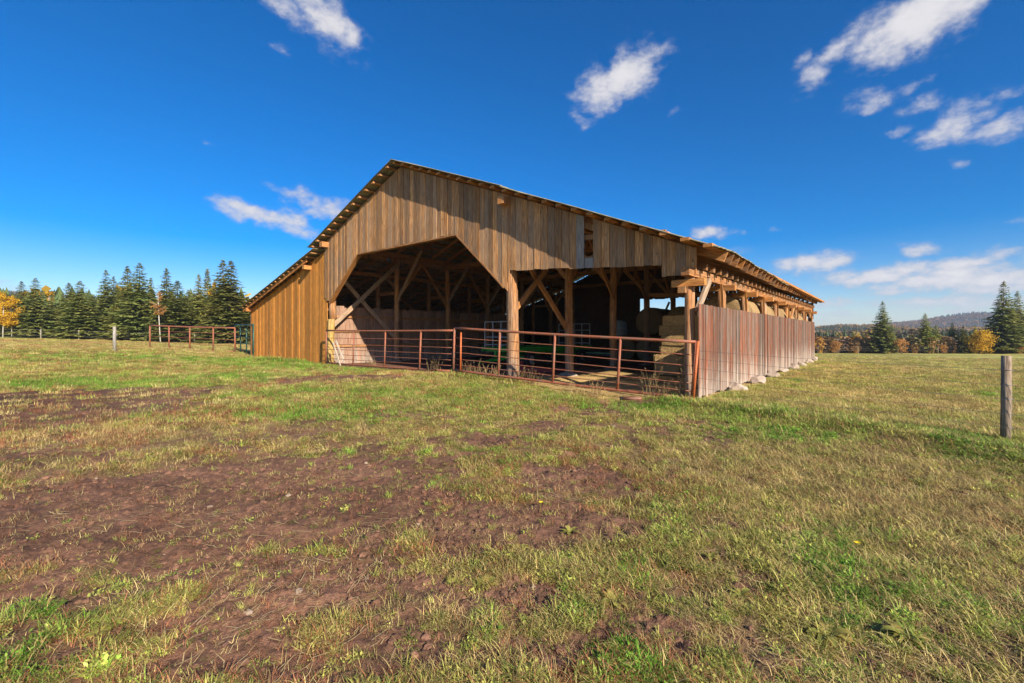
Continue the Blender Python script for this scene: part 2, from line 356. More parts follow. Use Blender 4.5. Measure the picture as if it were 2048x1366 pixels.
# ------------------------------------------------------------------ terrain functions
def vnoise(x, y, seed=0):
    xi = np.floor(x).astype(np.int64); yi = np.floor(y).astype(np.int64); xf = x - xi; yf = y - yi
    def h(a, b):
        n = (a * 374761393 + b * 668265263 + seed * 1442695041) & 0xffffffff
        n = ((n ^ (n >> 13)) * 1274126177) & 0xffffffff
        n = n ^ (n >> 16)
        return (n & 0xffff) / 65535.0
    u = xf * xf * (3 - 2 * xf); v = yf * yf * (3 - 2 * yf)
    return (h(xi, yi) * (1 - u) + h(xi + 1, yi) * u) * (1 - v) + (h(xi, yi + 1) * (1 - u) + h(xi + 1, yi + 1) * u) * v
def fbm(x, y, oct=4, seed=0, gain=.5):
    s = 0; a = 1; tot = 0
    for i in range(oct):
        s = s + a * vnoise(x * 2 ** i + 17.3 * i, y * 2 ** i - 9.1 * i, seed + i); tot += a; a *= gain
    return s / tot
def sstep(x, a, b):
    t = np.clip((x - a) / (b - a), 0, 1); return t * t * (3 - 2 * t)

CP = np.array([(0, 0, 0), (0, 4, 0), (-4, 4, .02), (4, 4, 0), (0, 8, .02), (-8, 8, .1), (7.4, 6.9, 0), (4.47, 11.03, 0), (-.1, 14.9, .07), (-2.2, 14.8, .2), (1.2, 12.6, .0), (2.5, 11.6, -.06),
      (-8.9, 21.7, .12), (-4, 17.5, .12), (-12, 25, .16), (-16, 27.95, .16), (-20.7, 23.7, .69), (-18.5, 31.5, .35), (-25.2, 33, .6), (-12, 12, .2), (-20, 15, .5), (-10, 0, .1),
      (11, 19, 0), (18.9, 28.5, -.05), (5, 25, 0), (-5, 36, .1), (3, 45, .05), (-1, 30, .05), (9, 11, -.12), (15, 12, -.2), (14, 18, -.12), (25, 25, -.5), (22, 38, -.7), (36, 58, -1.3), (60, 85, -1.95), (95, 88, -1.9),
      (45, 35, -.9), (30, 0, -.2), (30, -30, 0), (-30, -30, 0), (0, -30, 0), (-66, 65, 1.1), (-38, 61, .3), (-52, 62, .75), (-30, 70, .2), (-100, 90, 1.6), (-60, 30, 1.0), (-60, 0, .8),
      (120, 130, -2.3), (150, 60, -2.0), (0, 100, -.5), (40, 160, -2.2), (-60, 160, 1.2), (-160, 160, 2.5), (250, 250, -2.3), (0, 300, -1), (-250, 250, 3), (300, 0, -1), (-300, 0, 2), (0, -300, 0), (250, -250, 0), (-250, -250, 0)], float)
def _phi(r): return np.sqrt(r * r + 4.0)
_A = _phi(np.hypot(CP[:, None, 0] - CP[None, :, 0], CP[:, None, 1] - CP[None, :, 1]))
_n = len(CP); _K = np.zeros((_n + 1, _n + 1)); _K[:_n, :_n] = _A + np.eye(_n) * .02; _K[:_n, _n] = 1; _K[_n, :_n] = 1
_w = np.linalg.solve(_K, np.append(CP[:, 2], 0))
BERM = [(3.3, 10.7), (4.4, 9.4), (5.75, 7.2), (6.5, 5.6), (8.5, 2.5), (12, -3)]
def seg_dist(X, Y, line):
    best = np.full(X.shape, 1e9)
    for (ax, ay), (bx, by) in zip(line[:-1], line[1:]):
        dx, dy = bx - ax, by - ay; t = np.clip(((X - ax) * dx + (Y - ay) * dy) / (dx * dx + dy * dy), 0, 1)
        best = np.minimum(best, np.hypot(X - ax - t * dx, Y - ay - t * dy))
    return best
P0 = (4.47, 11.03); UX, UY = .7714, -.6364; DX, DY = .6364, .7714
def to_st(X, Y):
    rx, ry = X - P0[0], Y - P0[1]
    return -(rx * UX + ry * UY), rx * DX + ry * DY
def base_z(X, Y):
    X = np.asarray(X, float); Y = np.asarray(Y, float); z = np.zeros(X.shape)
    for i in range(_n): z += _w[i] * _phi(np.hypot(X - CP[i, 0], Y - CP[i, 1]))
    return z + _w[_n]

# marks on the ground: photo position of each patch turned into a place on the ground with its real size
def patch(px, py, rx, ry):
    Y = 1456.0 / (py - 668); return ((px - 1024) / 910 * Y, Y, rx * Y / 910, ry * Y * Y / 1456)
DIRT = [(150, 1010, 300, 70, 1), (430, 965, 280, 55, 1), (700, 935, 260, 34, .7), (950, 905, 140, 22, .5), (470, 1030, 350, 62, 1.1), (300, 1110, 260, 50, .75), (90, 1090, 170, 55, 1),
        (660, 1040, 190, 50, .85), (500, 1290, 150, 55, .9), (640, 1220, 140, 40, .6), (720, 1340, 170, 40, .7), (860, 1300, 100, 45, .45), (300, 1340, 90, 30, .4),
        (115, 822, 210, 36, 1.6), (30, 850, 150, 30, 1.4), (240, 800, 80, 17, 1.3), (670, 770, 140, 11, 1.0), (980, 885, 120, 17, .9), (1080, 855, 110, 14, .85), (1180, 822, 90, 12, 1.0), (1230, 800, 60, 10, .9),
        (60, 1180, 160, 45, .8), (560, 1150, 230, 50, .85), (420, 1240, 120, 50, .8), (560, 1330, 160, 50, .9), (240, 900, 260, 20, .45), (850, 1000, 180, 36, .6), (650, 1180, 200, 60, .9), (760, 1285, 160, 60, .8), (390, 1335, 120, 40, .8), (900, 1100, 120, 50, .6), (1010, 1300, 160, 60, .55), (1150, 960, 180, 40, .65), (1050, 1050, 240, 60, .85), (980, 1190, 180, 70, .8), (1300, 1270, 180, 60, .65), (1450, 1150, 190, 60, .5), (1120, 1310, 140, 50, .75), (820, 1230, 150, 60, .5), (1550, 1060, 120, 30, .4), (1050, 940, 120, 30, .5), (1640, 1240, 120, 40, .35), (780, 1150, 120, 40, .35)]
GREEN = [(140, 1230, 200, 50, .8), (330, 1160, 110, 40, .7), (40, 1300, 120, 50, .8), (1750, 868, 300, 20, .8), (2010, 910, 130, 28, 1), (1700, 1140, 220, 60, .6), (1480, 826, 170, 18, .9), (650, 735, 380, 13, 1.3),
         (160, 783, 170, 10, 1.4), (600, 832, 190, 18, 1.1), (640, 810, 120, 10, .9), (420, 770, 200, 10, .8), (1350, 1060, 60, 22, .8), (1270, 1130, 80, 35, .8), (1120, 1200, 80, 40, .6), (1300, 812, 150, 14, .9), (1050, 790, 150, 18, .4), (1900, 1230, 260, 80, .75), (1300, 1330, 160, 50, .7), (1600, 1330, 200, 40, .7), (280, 835, 90, 12, .8), (1960, 775, 60, 8, .7), (700, 800, 200, 20, .6)]
DRY = [(1500, 960, 380, 90, .6), (1700, 1030, 300, 80, .4), (430, 860, 300, 22, .55), (180, 880, 150, 14, .7), (1080, 905, 130, 18, .8), (1800, 790, 130, 12, .9), (1600, 815, 80, 10, .4), (1650, 740, 300, 8, .5), (1900, 735, 250, 10, .6),
       (350, 700, 400, 5, .4), (100, 715, 200, 6, .5), (1100, 760, 200, 14, .5), (850, 760, 150, 10, .5), (640, 1200, 180, 50, .4), (500, 1080, 200, 30, .3)]
def marks(X, Y, L):
    s = np.zeros(X.shape)
    for (px, py, rx, ry, k) in L:
        cx, cy, a, b = patch(px, py, rx, ry); d = ((X - cx) / a) ** 2 + ((Y - cy) / b) ** 2
        s = np.maximum(s, k * np.exp(-d * .7))
    return s
def zones(X, Y):
    X = np.asarray(X, float); Y = np.asarray(Y, float); r = np.hypot(X, Y)
    n = fbm(X * .9, Y * .9, 5, 3, .6); nf = fbm(X * 5, Y * 5, 3, 7); nb = fbm(X * .12 + 5, Y * .12, 3, 9)
    d = marks(X, Y, DIRT)
    fine = fbm(X * 14, Y * 14, 2, 15)
    wgt = np.maximum(1 - sstep(X - .45 * Y, -.5, 1.0) * .8, .7 * (1 - sstep(Y, 2.8, 4)))
    dirt = sstep(d + (n - .5) * .9 + (nf - .5) * .8, .25, .62) * (d > .02)
    dirt = np.maximum(dirt, sstep(n * .5 + nf * .35 + fine * .3, .57, .68) * .85 * (1 - sstep(r, 7, 16)) * wgt)
    green = np.clip(marks(X, Y, GREEN) + (fbm(X * .7 + 31, Y * .7, 4, 21) - .52) * 1.3, 0, 1)
    dry = np.clip(marks(X, Y, DRY) + (fbm(X * .5 + 71, Y * .5, 4, 33) - .5) * 1.6 + (nb - .5) * .8, 0, 1)
    s, t = to_st(X, Y)
    inside = (s > -.05) & (s < 26.6) & (t > .0) & (t < 22.7)
    straw = np.where(inside & (s < 6.5), 1., 0.) * sstep(9 - t, 0, 4)
    mouth = sstep(1.4 - np.abs(t + .2), 0, 1.2) * ((s > 0.9) & (s < 5.5)) * .9
    return dirt, green, dry, inside, np.maximum(straw, mouth)
def relief(X, Y, dirt):
    r = np.hypot(X, Y); near = 1 - sstep(r, 12, 30)
    z = (fbm(X * .8, Y * .8, 3, 5) - .5) * .06 + (fbm(X * 3.1, Y * 3.1, 3, 6) - .5) * .035 * near
    z += (fbm(X * 9, Y * 9, 4, 8, .65) - .5) * .075 * (1 - sstep(r, 7, 16)) * (.35 + .65 * dirt)
    b = np.exp(-(seg_dist(X, Y, BERM) / .45) ** 2) * .10
    s, t = to_st(X, Y)
    ins = sstep(s, -1, 0) * sstep(27.2 - s, 0, .6) * sstep(t, -.5, .3) * sstep(23.2 - t, 0, .6)
    # two wheel ruts through the mud
    ru = seg_dist(X, Y, [(-9, 3.4), (-4, 5.4), (0, 8.2), (2.2, 11.2)]); ru2 = seg_dist(X, Y, [(-5, 1.6), (-1.5, 3.6), (1.2, 6.4), (3.3, 10.2)])
    rut = np.exp(-(ru / .22) ** 2) * .05 + np.exp(-(ru2 / .2) ** 2) * .035
    return (z - rut) * (1 - ins * .8) + b
def ground_z(X, Y):
    X = np.atleast_1d(np.asarray(X, float)); Y = np.atleast_1d(np.asarray(Y, float))
    return base_z(X, Y) + relief(X, Y, zones(X, Y)[0])
def gz(x, y): return float(ground_z(x, y)[0])

SOIL = np.array((.17, .088, .054)); SOIL_D = np.array((.085, .038, .024)); GREEN_C = np.array((.21, .255, .04)); OLIVE = np.array((.36, .325, .085)); TAN = np.array((.44, .34, .125)); STRAW = np.array((.60, .41, .16))
THATCH = np.array((.15, .125, .05))
def ground_col(X, Y):
    dirt, green, dry, ins, straw = zones(X, Y); r = np.hypot(X, Y)
    far = sstep(r, 5, 22)[:, None]
    g = OLIVE[None] * (1 - green[:, None]) + GREEN_C[None] * green[:, None]
    g = g * (1 - dry[:, None] * .75) + TAN[None] * dry[:, None] * .75
    stripe = (fbm(X * .05, Y * .35, 3, 44) - .5)[:, None] * sstep(r, 18, 50)[:, None]
    g = g * (1 + stripe * 1.0)
    under = g * .22 + THATCH[None] * .15 + SOIL[None] * .5
    c = under * (1 - far) + g * far
    soil = SOIL[None] * (.8 + .5 * fbm(X * 1.7, Y * 1.7, 4, 12))[:, None]
    dk = np.exp(-(((X + 14.8) / 5) ** 2 + ((Y - 9.8) / 2.6) ** 2))[:, None]
    soil = soil * (1 - dk) + SOIL_D[None] * dk
    c = c * (1 - dirt[:, None]) + soil * dirt[:, None]
    c = np.where(ins[:, None], (SOIL * 1.2)[None] * np.ones_like(c), c)
    c = c * (1 - straw[:, None]) + STRAW[None] * straw[:, None]
    return np.clip(c, 0, 1)

# ------------------------------------------------------------------ ground
def build_ground():
    f = math.radians
    th = np.concatenate([np.linspace(-56, 56, 900), np.linspace(56, 304, 90)[1:-1]]); th = np.radians(th)
    r = np.concatenate([[.3, .8, 1.3], 1.6 * np.exp(np.linspace(0, math.log(30 / 1.6), 470)), 30 * np.exp(np.linspace(0, math.log(1900 / 30), 110))[1:]])
    TH, R = np.meshgrid(th, r); X = (R * np.sin(TH)).ravel(); Y = (R * np.cos(TH)).ravel()
    Z = base_z(X, Y) + relief(X, Y, zones(X, Y)[0])
    rr = np.hypot(X, Y); k = sstep(rr, 180, 420); Z = Z * (1 - k) + k * (-3.0)
    nt_, nr = len(th), len(r)
    V = np.stack([X, Y, Z], 1); col = ground_col(X, Y)
    i, j = np.meshgrid(np.arange(nr - 1), np.arange(nt_), indexing='ij'); j2 = (j + 1) % nt_
    F = np.stack([i * nt_ + j, (i + 1) * nt_ + j, (i + 1) * nt_ + j2, i * nt_ + j2], -1).reshape(-1, 4)
    me = bpy.data.meshes.new('ground'); me.vertices.add(len(V) + 1); c0 = len(V)
    me.vertices.foreach_set('co', np.vstack([V, [[0, 0, float(ground_z(0, 0)[0])]]]).ravel())
    tri = np.stack([np.full(nt_, c0), np.arange(nt_), (np.arange(nt_) + 1) % nt_], 1)
    F = F[:, ::-1]; tri = tri[:, ::-1]
    me.loops.add(F.size + tri.size); me.loops.foreach_set('vertex_index', np.concatenate([F.ravel(), tri.ravel()]))
    me.polygons.add(len(F) + len(tri))
    me.polygons.foreach_set('loop_start', np.concatenate([np.arange(len(F)) * 4, F.size + np.arange(len(tri)) * 3]))
    me.update(calc_edges=True); me.validate()
    me.polygons.foreach_set('use_smooth', np.ones(len(me.polygons), bool))
    a = me.color_attributes.new('ground_colour', 'FLOAT_COLOR', 'POINT')
    cc = np.ones((len(V) + 1, 4)); cc[:-1, :3] = col; cc[-1, :3] = col[0]; a.data.foreach_set('color', cc.ravel())
    m, nt, bs = newmat('soil_and_turf'); t = NT(nt); geo = t.n('ShaderNodeNewGeometry'); at = t.n('ShaderNodeAttribute'); at.attribute_name = 'ground_colour'
    P = geo.outputs['Position']
    n1 = t.noise(P, 1.3, 6, .65); n2 = t.noise(P, 22, 5, .7); n3 = t.noise(P, 110, 3, .6); n4 = t.noise(t.mapping(P, (.3, 1.6, 1)), .8, 5, .7)
    v = t.m('MULTIPLY', t.rng(n1, .3, .7, .78, 1.22), t.m('MULTIPLY', t.rng(n2, .3, .7, .68, 1.28), t.rng(n4, .35, .65, .82, 1.18)))
    vv = t.n('ShaderNodeCombineXYZ')
    for q in range(3): t.l(v, vv.inputs[q])
    c = t.mix(1, at.outputs['Color'], vv.outputs[0], 'MULTIPLY')
    t.l(c, bs.inputs['Base Color']); bs.inputs['Roughness'].default_value = .95; bs.inputs['Specular IOR Level'].default_value = .15
    t.bump(t.m('ADD', t.m('MULTIPLY', n2, 1.0), t.m('MULTIPLY', n3, .35)), .8, .03, bs)
    me.materials.append(m)
    o = bpy.data.objects.new('ground', me); COL.objects.link(o); tag(o, kind='structure')
build_ground()

# ------------------------------------------------------------------ the barn
ROT = math.atan2(UY, UX)
barn = empty('barn', (P0[0], P0[1], 0), ROT, label='weathered brown open-fronted timber hay barn with gabled roof and lean-to', cat='barn')
def Lc(s, t, z): return (-s, t, z)
def interp(x, K): return float(np.interp(x, [k[0] for k in K], [k[1] for k in K]))
F_K = [(-.9, 3.36), (0, 3.70), (6, 6.17), (11.69, 8.40), (17.42, 6.17), (18.6, 5.70)]
L_K = [(17.5, 5.82), (26.6, 3.27), (27.6, 3.0)]
A_K = [(-1, .73), (1.5, .52), (4, .43), (28, .42)]
def Fz(s): return interp(s, F_K)
def Lz(s): return interp(s, L_K)
def sag(t, s): return .03 * math.sin(t * .55 + s * .4) + .02 * math.sin(t * 1.3)

def board(s0, s1, tops, bots, y, mat, parent, thick=.026, name='board', gap=.012, axis='s'):
    """vertical plank between s0 and s1 (along the wall) with sloped ends"""
    w0, w1 = s0 + gap / 2, s1 - gap / 2; sm = (s0 + s1) / 2
    y = y + random.uniform(-.011, .011)
    a, b = w0 - sm, w1 - sm
    V = []
    for yy in (0, thick):
        for q, z in ((a, bots[0]), (b, bots[1]), (b, tops[1]), (a, tops[0])):
            V.append(((-q, yy, z) if axis == 's' else (yy, q, z)))
    o = mk(name, V, [(0, 1, 2, 3), (7, 6, 5, 4), (0, 4, 5, 1), (1, 5, 6, 2), (2, 6, 7, 3), (3, 7, 4, 0)], mat, parent)
    o.location = (-sm, y, 0) if axis == 's' else (y, sm, 0)
    return o

# central + right front wall
LOW = [(.0, 3.05), (.86, 3.07), (.861, 3.34), (5.97, 3.68), (5.98, 3.02), (8.41, 5.20), (14.8, 5.20), (17.25, 3.10), (17.26, 3.05), (17.75, 3.05)]
g = MB(); g.beam(Lc(17.3, .14, 6.0), Lc(11.69, .14, 8.16), .08, .16); g.beam(Lc(11.69, .14, 8.16), Lc(.1, .14, 3.5), .08, .16)
g.beam(Lc(6, .13, 5.3), Lc(8.4, .13, 5.3), .06, .14); g.beam(Lc(14.8, .13, 5.35), Lc(17.3, .13, 5.35), .06, .14); g.beam(Lc(.1, .13, 3.62), Lc(5.8, .13, 3.9), .06, .14); g.beam(Lc(.8, .13, 4.2), Lc(5.9, .13, 4.6), .06, .14)
front = g.build('front_wall', M['beam'], barn)
s = .0
while s < 17.7:
    w = random.uniform(.235, .27) if s < 6 else random.uniform(.17, .235)
    for stop in (.86, 5.98, 17.72):
        if s < stop < s + w * 1.35: w = stop - s
    s1 = s + w; e = .004
    if abs(s - 2.85) < .13: s1 = 3.12; w = s1 - s
    tp = (Fz(s) - .02, Fz(s1) - .02); j = random.uniform(-.025, .02)
    if s > 2.6 and s1 <= 3.1201 and s1 > 3.0:
        board(s, s1, (3.76, 3.76), (interp(s, LOW), interp(s1, LOW)), 0, M['grey_board'], front)
    else:
        mt = M['grey_board'] if 3.1 < s < 3.3 else M['facade']
        b0, b1 = interp(s + e, LOW) + j, interp(s1 - e, LOW) + j
        if s > 17.2: b0 = b1 = 3.3 + random.uniform(-.1, .1)
        board(s, s1, tp, (b0, b1), 0, mt, front)
    s = s1
# trim along the arch of the opening
for (p, q) in (((17.3, 3.1), (14.82, 5.17)), ((14.8, 5.18), (8.42, 5.18)), ((8.38, 5.14), (6.15, 3.12))):
    beam('trim_board', Lc(p[0] + .0, .10, p[1]), Lc(q[0], .10, q[1]), .045, .22, M['beam_orange'] if p[0] > 17 else M['beam'], barn, up=(0, 1, 0))
# lean-to front wall
g = MB(); g.beam(Lc(17.6, .12, 1.2), Lc(26.5, .12, 1.2), .05, .12); g.beam(Lc(17.6, .12, 2.8), Lc(26.5, .12, 2.8), .05, .12)
lean = g.build('lean_to_wall', M['beam'], barn); s = 17.5
while s < 26.6:
    w = random.uniform(.2, .27); s1 = min(s + w, 26.62)
    if 26.62 - s1 < .1: s1 = 26.62
    j = random.uniform(0, .05); board(s, s1, (Lz(s) - .1, Lz(s1) - .1), (j, j), .032, M['lean'], lean); s = s1
    if s1 >= 26.62: break
# right side wall
g = MB()
for z in (.45, 1.3, 2.1): g.beam((.0, .2, z), (.0, 22.6, z), .06, .14)
side = g.build('side_wall', M['beam_grey'], barn); t = -.02
while t < 22.6:
    w = random.uniform(.17, .24); t1 = min(t + w, 22.62)
    if 22.62 - t1 < .1: t1 = 22.62
    j = random.uniform(-.013, .013); zb = .03 + random.uniform(0, .06)
    board(t, t1, (2.33 + j, 2.33 + j), (zb, zb), .034, M['side'], side, axis='t', gap=random.choice([.012, .018, .03])); t = t1
    if t1 >= 22.62: break
# inner board wall with slits, at the first lean-to row
g = MB()
for z in (1.0, 2.48, 1.75): g.beam(Lc(17.78, .3, z), Lc(17.78, 16, z), .06, .12)
inner = g.build('inner_wall', M['beam'], barn); t = .35
while t < 15.5:
    w = random.uniform(.2, .3); gp = random.choice([.006] * 7 + [.03]); j = random.uniform(-.06, .05)
    board(t, t + w, (2.98 + j, 2.98 + j), (.05, .05), -17.86, M['inner'], inner, axis='t', gap=gp); t += w
    if random.random() < .07: t += .03
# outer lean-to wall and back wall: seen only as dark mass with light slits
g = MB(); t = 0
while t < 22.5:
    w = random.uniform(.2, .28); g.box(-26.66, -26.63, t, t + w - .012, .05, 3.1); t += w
g.build('outer_wall', M['shade_board'], barn)['kind'] = 'stuff'
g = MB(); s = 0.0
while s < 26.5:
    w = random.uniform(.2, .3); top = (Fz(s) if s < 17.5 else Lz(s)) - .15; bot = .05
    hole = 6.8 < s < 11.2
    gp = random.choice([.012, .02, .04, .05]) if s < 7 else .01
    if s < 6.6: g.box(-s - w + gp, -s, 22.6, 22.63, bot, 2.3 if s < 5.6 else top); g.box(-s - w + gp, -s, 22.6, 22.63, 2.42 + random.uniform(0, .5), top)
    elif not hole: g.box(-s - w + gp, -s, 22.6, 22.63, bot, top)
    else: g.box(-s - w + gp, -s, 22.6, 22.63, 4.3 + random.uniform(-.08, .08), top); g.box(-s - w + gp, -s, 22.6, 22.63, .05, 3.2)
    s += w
g.build('back_wall', M['shade_board'], barn)['kind'] = 'stuff'

# posts and timbers
ARC = [.22, 3.75, 7.5, 11.2, 14.95, 18.7, 22.4]
log('corner_post', Lc(.2, .16, -.1), Lc(.2, .16, 3.0), .135, .12, M['log'], barn)
beam('bolster', Lc(-.18, .10, 2.86), Lc(.62, .10, 2.86), .16, .17, M['beam_orange'], barn)
beam('bolster', Lc(.35, -.05, 2.70), Lc(.35, .5, 2.70), .18, .16, M['beam'], barn)
SIDE_T = [2.83 * k for k in range(1, 9)]
for t in SIDE_T:
    t = min(t, 22.45)
    log('side_post', Lc(.17, t, -.1), Lc(.17, t, 2.86), .13, .12, M['log'], barn)
    beam('bolster', Lc(-.2, t, 2.93), Lc(.55, t, 2.93), .18, .16, M['beam_orange'], barn)
for i, t in enumerate([.2] + SIDE_T):
    if i == 0 or i in (5,): beam('side_brace', Lc(.1, t + .1, 2.12), Lc(.02, t + .95, 3.02), .07, .18, M['beam_grey'] if i == 0 else M['beam'], barn)
    if t > 1: beam('side_brace', Lc(.1, t - .1, 2.15), Lc(.02, t - .62, 3.02), .06, .12, M['beam_orange'], barn)
beam('side_plate', Lc(.16, -.34, 3.10), Lc(.16, 22.9, 3.10), .2, .2, M['eave_shade_beam'], barn)
log('arcade_post', Lc(6.0, .24, -.1), Lc(6.0, .24, 5.8), .215, .17, M['log'], barn, wob=.03)
for t in ARC[1:]:
    log('arcade_post', Lc(6.0, t, -.1), Lc(6.0, t, 5.8), .165, .14, M['log'], barn, wob=.03)
pl = log('arcade_post', Lc(17.42, .25, 2.3), Lc(17.42, .25, 5.8), .17, .15, M['log'], barn)
po = log('gate_side_post', Lc(17.30, .12, -.1), Lc(17.30, .12, 2.32), .17, .16, M['post_ochre'], barn)
for t in ARC[1:]:
    log('arcade_post', Lc(17.42, t + .3, -.1), Lc(17.42, t + .3, 5.8), .16, .14, M['log'], barn, wob=.03)
    log('lean_to_post', Lc(19.2, t + .3, -.1), Lc(19.2, t + .3, 4.85), .14, .13, M['log'], barn)
    beam('tie_beam', Lc(17.42, t + .45, 3.9), Lc(19.2, t + .45, 3.9), .12, .18, M['beam'], barn)
for s_, z, w in ((6.0, 5.90, .24), (17.42, 5.92, .24), (19.2, 4.98, .2), (26.45, 3.08, .2), (11.69, 8.12, .2)):
    beam('roof_plate', Lc(s_, -.34 if s_ != 11.69 else .1, z), Lc(s_, 22.9, z), w, w, M['beam_orange'] if s_ > 17 else M['beam'], barn)
def brace(s_, a, b, m='beam', w=.07, h=.19):
    beam('brace', Lc(s_, *a), Lc(s_, *b), w, h, M[m], barn)
brace(5.93, (.25, 2.35), (3.9, 5.45)); brace(6.07, (3.75, 1.75), (.4, 4.75))
brace(17.3, (.2, 2.0), (4.0, 5.4), 'beam_grey', .07, .22); brace(17.46, (4.05, 1.3), (.6, 4.55), 'beam_grey')
for i, t in enumerate(ARC[1:]):
    if i > 0: brace(5.95, (t, 3.1), (t - 2.3, 5.6)); brace(17.4, (t + .3, 3.2), (t - 1.7, 5.7))
    if i < 5: brace(6.05, (t, 3.5), (t + 1.7, 5.6)); brace(17.45, (t + .3, 3.6), (t + 2.1, 5.7))
for t in ARC[1:]:
    tt = t + .3
    beam('cross_brace', Lc(17.4, tt, 3.4), Lc(15.3, tt, 5.95), .07, .17, M['beam_grey'], barn); beam('cross_brace', Lc(17.45, tt - .1, 4.2), Lc(18.9, tt - .1, 5.2), .06, .15, M['beam'], barn)
    beam('cross_brace', Lc(6.0, t + .1, 3.6), Lc(8.2, t + .1, 6.0), .07, .17, M['beam'], barn)
for t in (7.65, 15.1, 22.2):
    beam('tie_beam', Lc(5.8, t, 5.62), Lc(17.6, t, 5.62), .16, .26, M['beam'], barn)
    beam('king_post', Lc(11.69, t, 5.7), Lc(11.69, t, 8.1), .16, .16, M['beam'], barn)
for t in (11.2, 18.7): beam('tie_beam', Lc(.2, t, 3.3), Lc(6.0, t, 3.6), .14, .2, M['beam'], barn)
for t in (4.2, 8.0, 12): beam('lean_brace', Lc(19.2, t, 2.0), Lc(22.5, t, 4.2), .07, .16, M['beam'], barn)
# rafters, with tails over the side wall
t = .28; k = 0
def eave_o(t): return .60 - .34 * t / 22.6
while t < 22.6:
    o_ = -eave_o(t)
    beam('rafter', Lc(o_, t, Fz(o_) - .05 + sag(t, 0)), Lc(6.0, t, Fz(6.0) - .08), .05, .24, M['eave_shade_beam'] if k % 3 else M['beam_orange'], barn, up=(0, 0, 1))
    beam('blocking', Lc(-.08, t + .3, 3.28), Lc(.35, t + .3, 3.32), .15, .15, M['eave_shade_beam'], barn)
    if k % 2 == 0:
        beam('rafter', Lc(6.0, t + .06, Fz(6) - .1), Lc(11.66, t + .06, Fz(11.66) - .1), .05, .18, M['beam'], barn, up=(0, 0, 1))
        beam('rafter', Lc(17.9, t + .06, Fz(17.9) - .1), Lc(11.72, t + .06, Fz(11.72) - .1), .05, .18, M['beam'], barn, up=(0, 0, 1))
        beam('rafter', Lc(27.0, t + .12, Lz(27.0) - .16), Lc(17.7, t + .12, Lz(17.7) - .16), .05, .17, M['beam'], barn, up=(0, 0, 1))
    t += .62; k += 1
beam('rafter', Lc(27.05, -.26, Lz(27.05) - .10), Lc(19.0, -.26, Lz(19.0) - .10), .05, .16, M['beam_orange'], barn, up=(0, 0, 1))
# purlins under the roof covering; their ends show along the rakes
def purlin(s_, z, mat, w=.15):
    a = interp(s_, A_K) - random.uniform(.0, .05)
    beam('purlin', Lc(s_, -a, z), Lc(s_, 22.95, z), w, .075, M[mat], barn, up=(0, 0, 1))
s = -.45
while s < 18.3:
    purlin(s, Fz(s) + .075, 'beam_orange' if s < 12 else 'beam', .2 if s < 11 else .15); s += .52
s = 18.3
while s < 27.2: purlin(s, Lz(s) + .0, 'beam', .13); s += .5
# boards closing most of the step between the two roofs
g = MB(); t = .3
while t < 22.6:
    w = random.uniform(.5, .9); g.box(-17.62, -17.59, t, t + w - random.choice([.01, .01, .12, .25]), 5.6, 6.12); t += w
g.build('step_infill', M['beam'], barn)['kind'] = 'stuff'
# roof covering: overlapping mossy sheets
def sheets(name, zf, s_list, t_step, smat, lift):
    t = -.6; i = 0
    while t < 23.0:
        t1 = min(t + t_step, 23.2); dz = random.uniform(0, .012) + (i % 2) * .012
        nn = 7; V = []; Fc = []; ns = len(s_list)
        for lay in (0, 1):
            for s_ in s_list:
                for q in range(nn):
                    tt = t + (t1 - t) * q / (nn - 1)
                    if i == 0: tt = max(-interp(s_, A_K) - .03 + random.uniform(-.03, .02), tt) if q == 0 else max(tt, -interp(s_, A_K) - .03 + .05 * q)
                    ss = s_
                    if s_ == s_list[0] and s_ < 0: ss = -eave_o(max(tt, 0)) - .08 + random.uniform(-.015, .015)
                    z = zf(s_) + lift + dz + (.018 if q % 2 else 0) + (0.018 if lay else 0) + sag(tt, 0) * (1 if s_ < 3 else .3)
                    V.append(Lc(ss, tt, z))
        def idx(l, a, b): return l * ns * nn + a * nn + b
        for a in range(ns - 1):
            for b in range(nn - 1):
                Fc.append((idx(1, a, b), idx(1, a + 1, b), idx(1, a + 1, b + 1), idx(1, a, b + 1))); Fc.append((idx(0, a, b), idx(0, a, b + 1), idx(0, a + 1, b + 1), idx(0, a + 1, b)))
        for a in range(ns - 1):
            for b in (0, nn - 1): Fc.append((idx(0, a, b), idx(0, a + 1, b), idx(1, a + 1, b), idx(1, a, b)))
        for b in range(nn - 1):
            for a in (0, ns - 1): Fc.append((idx(0, a, b), idx(0, a, b + 1), idx(1, a, b + 1), idx(1, a, b)))
        mk('roof_sheet', V, Fc, smat, barn); t = t1 + (.0); i += 1
sheets('r', Fz, [-.74, 0, 1, 2, 3, 4, 5, 6], .95, M['roof'], .125)
sheets('r', Fz, [5.9, 7, 8.2, 9.4, 10.6, 11.72], .95, M['roof'], .165)
sheets('r', Fz, [11.66, 12.8, 14, 15.2, 16.4, 17.42, 18.55], .95, M['roof'], .145)
sheets('r', Lz, [17.95, 20, 22, 24, 26, 27.25], .95, M['roof'], .055)

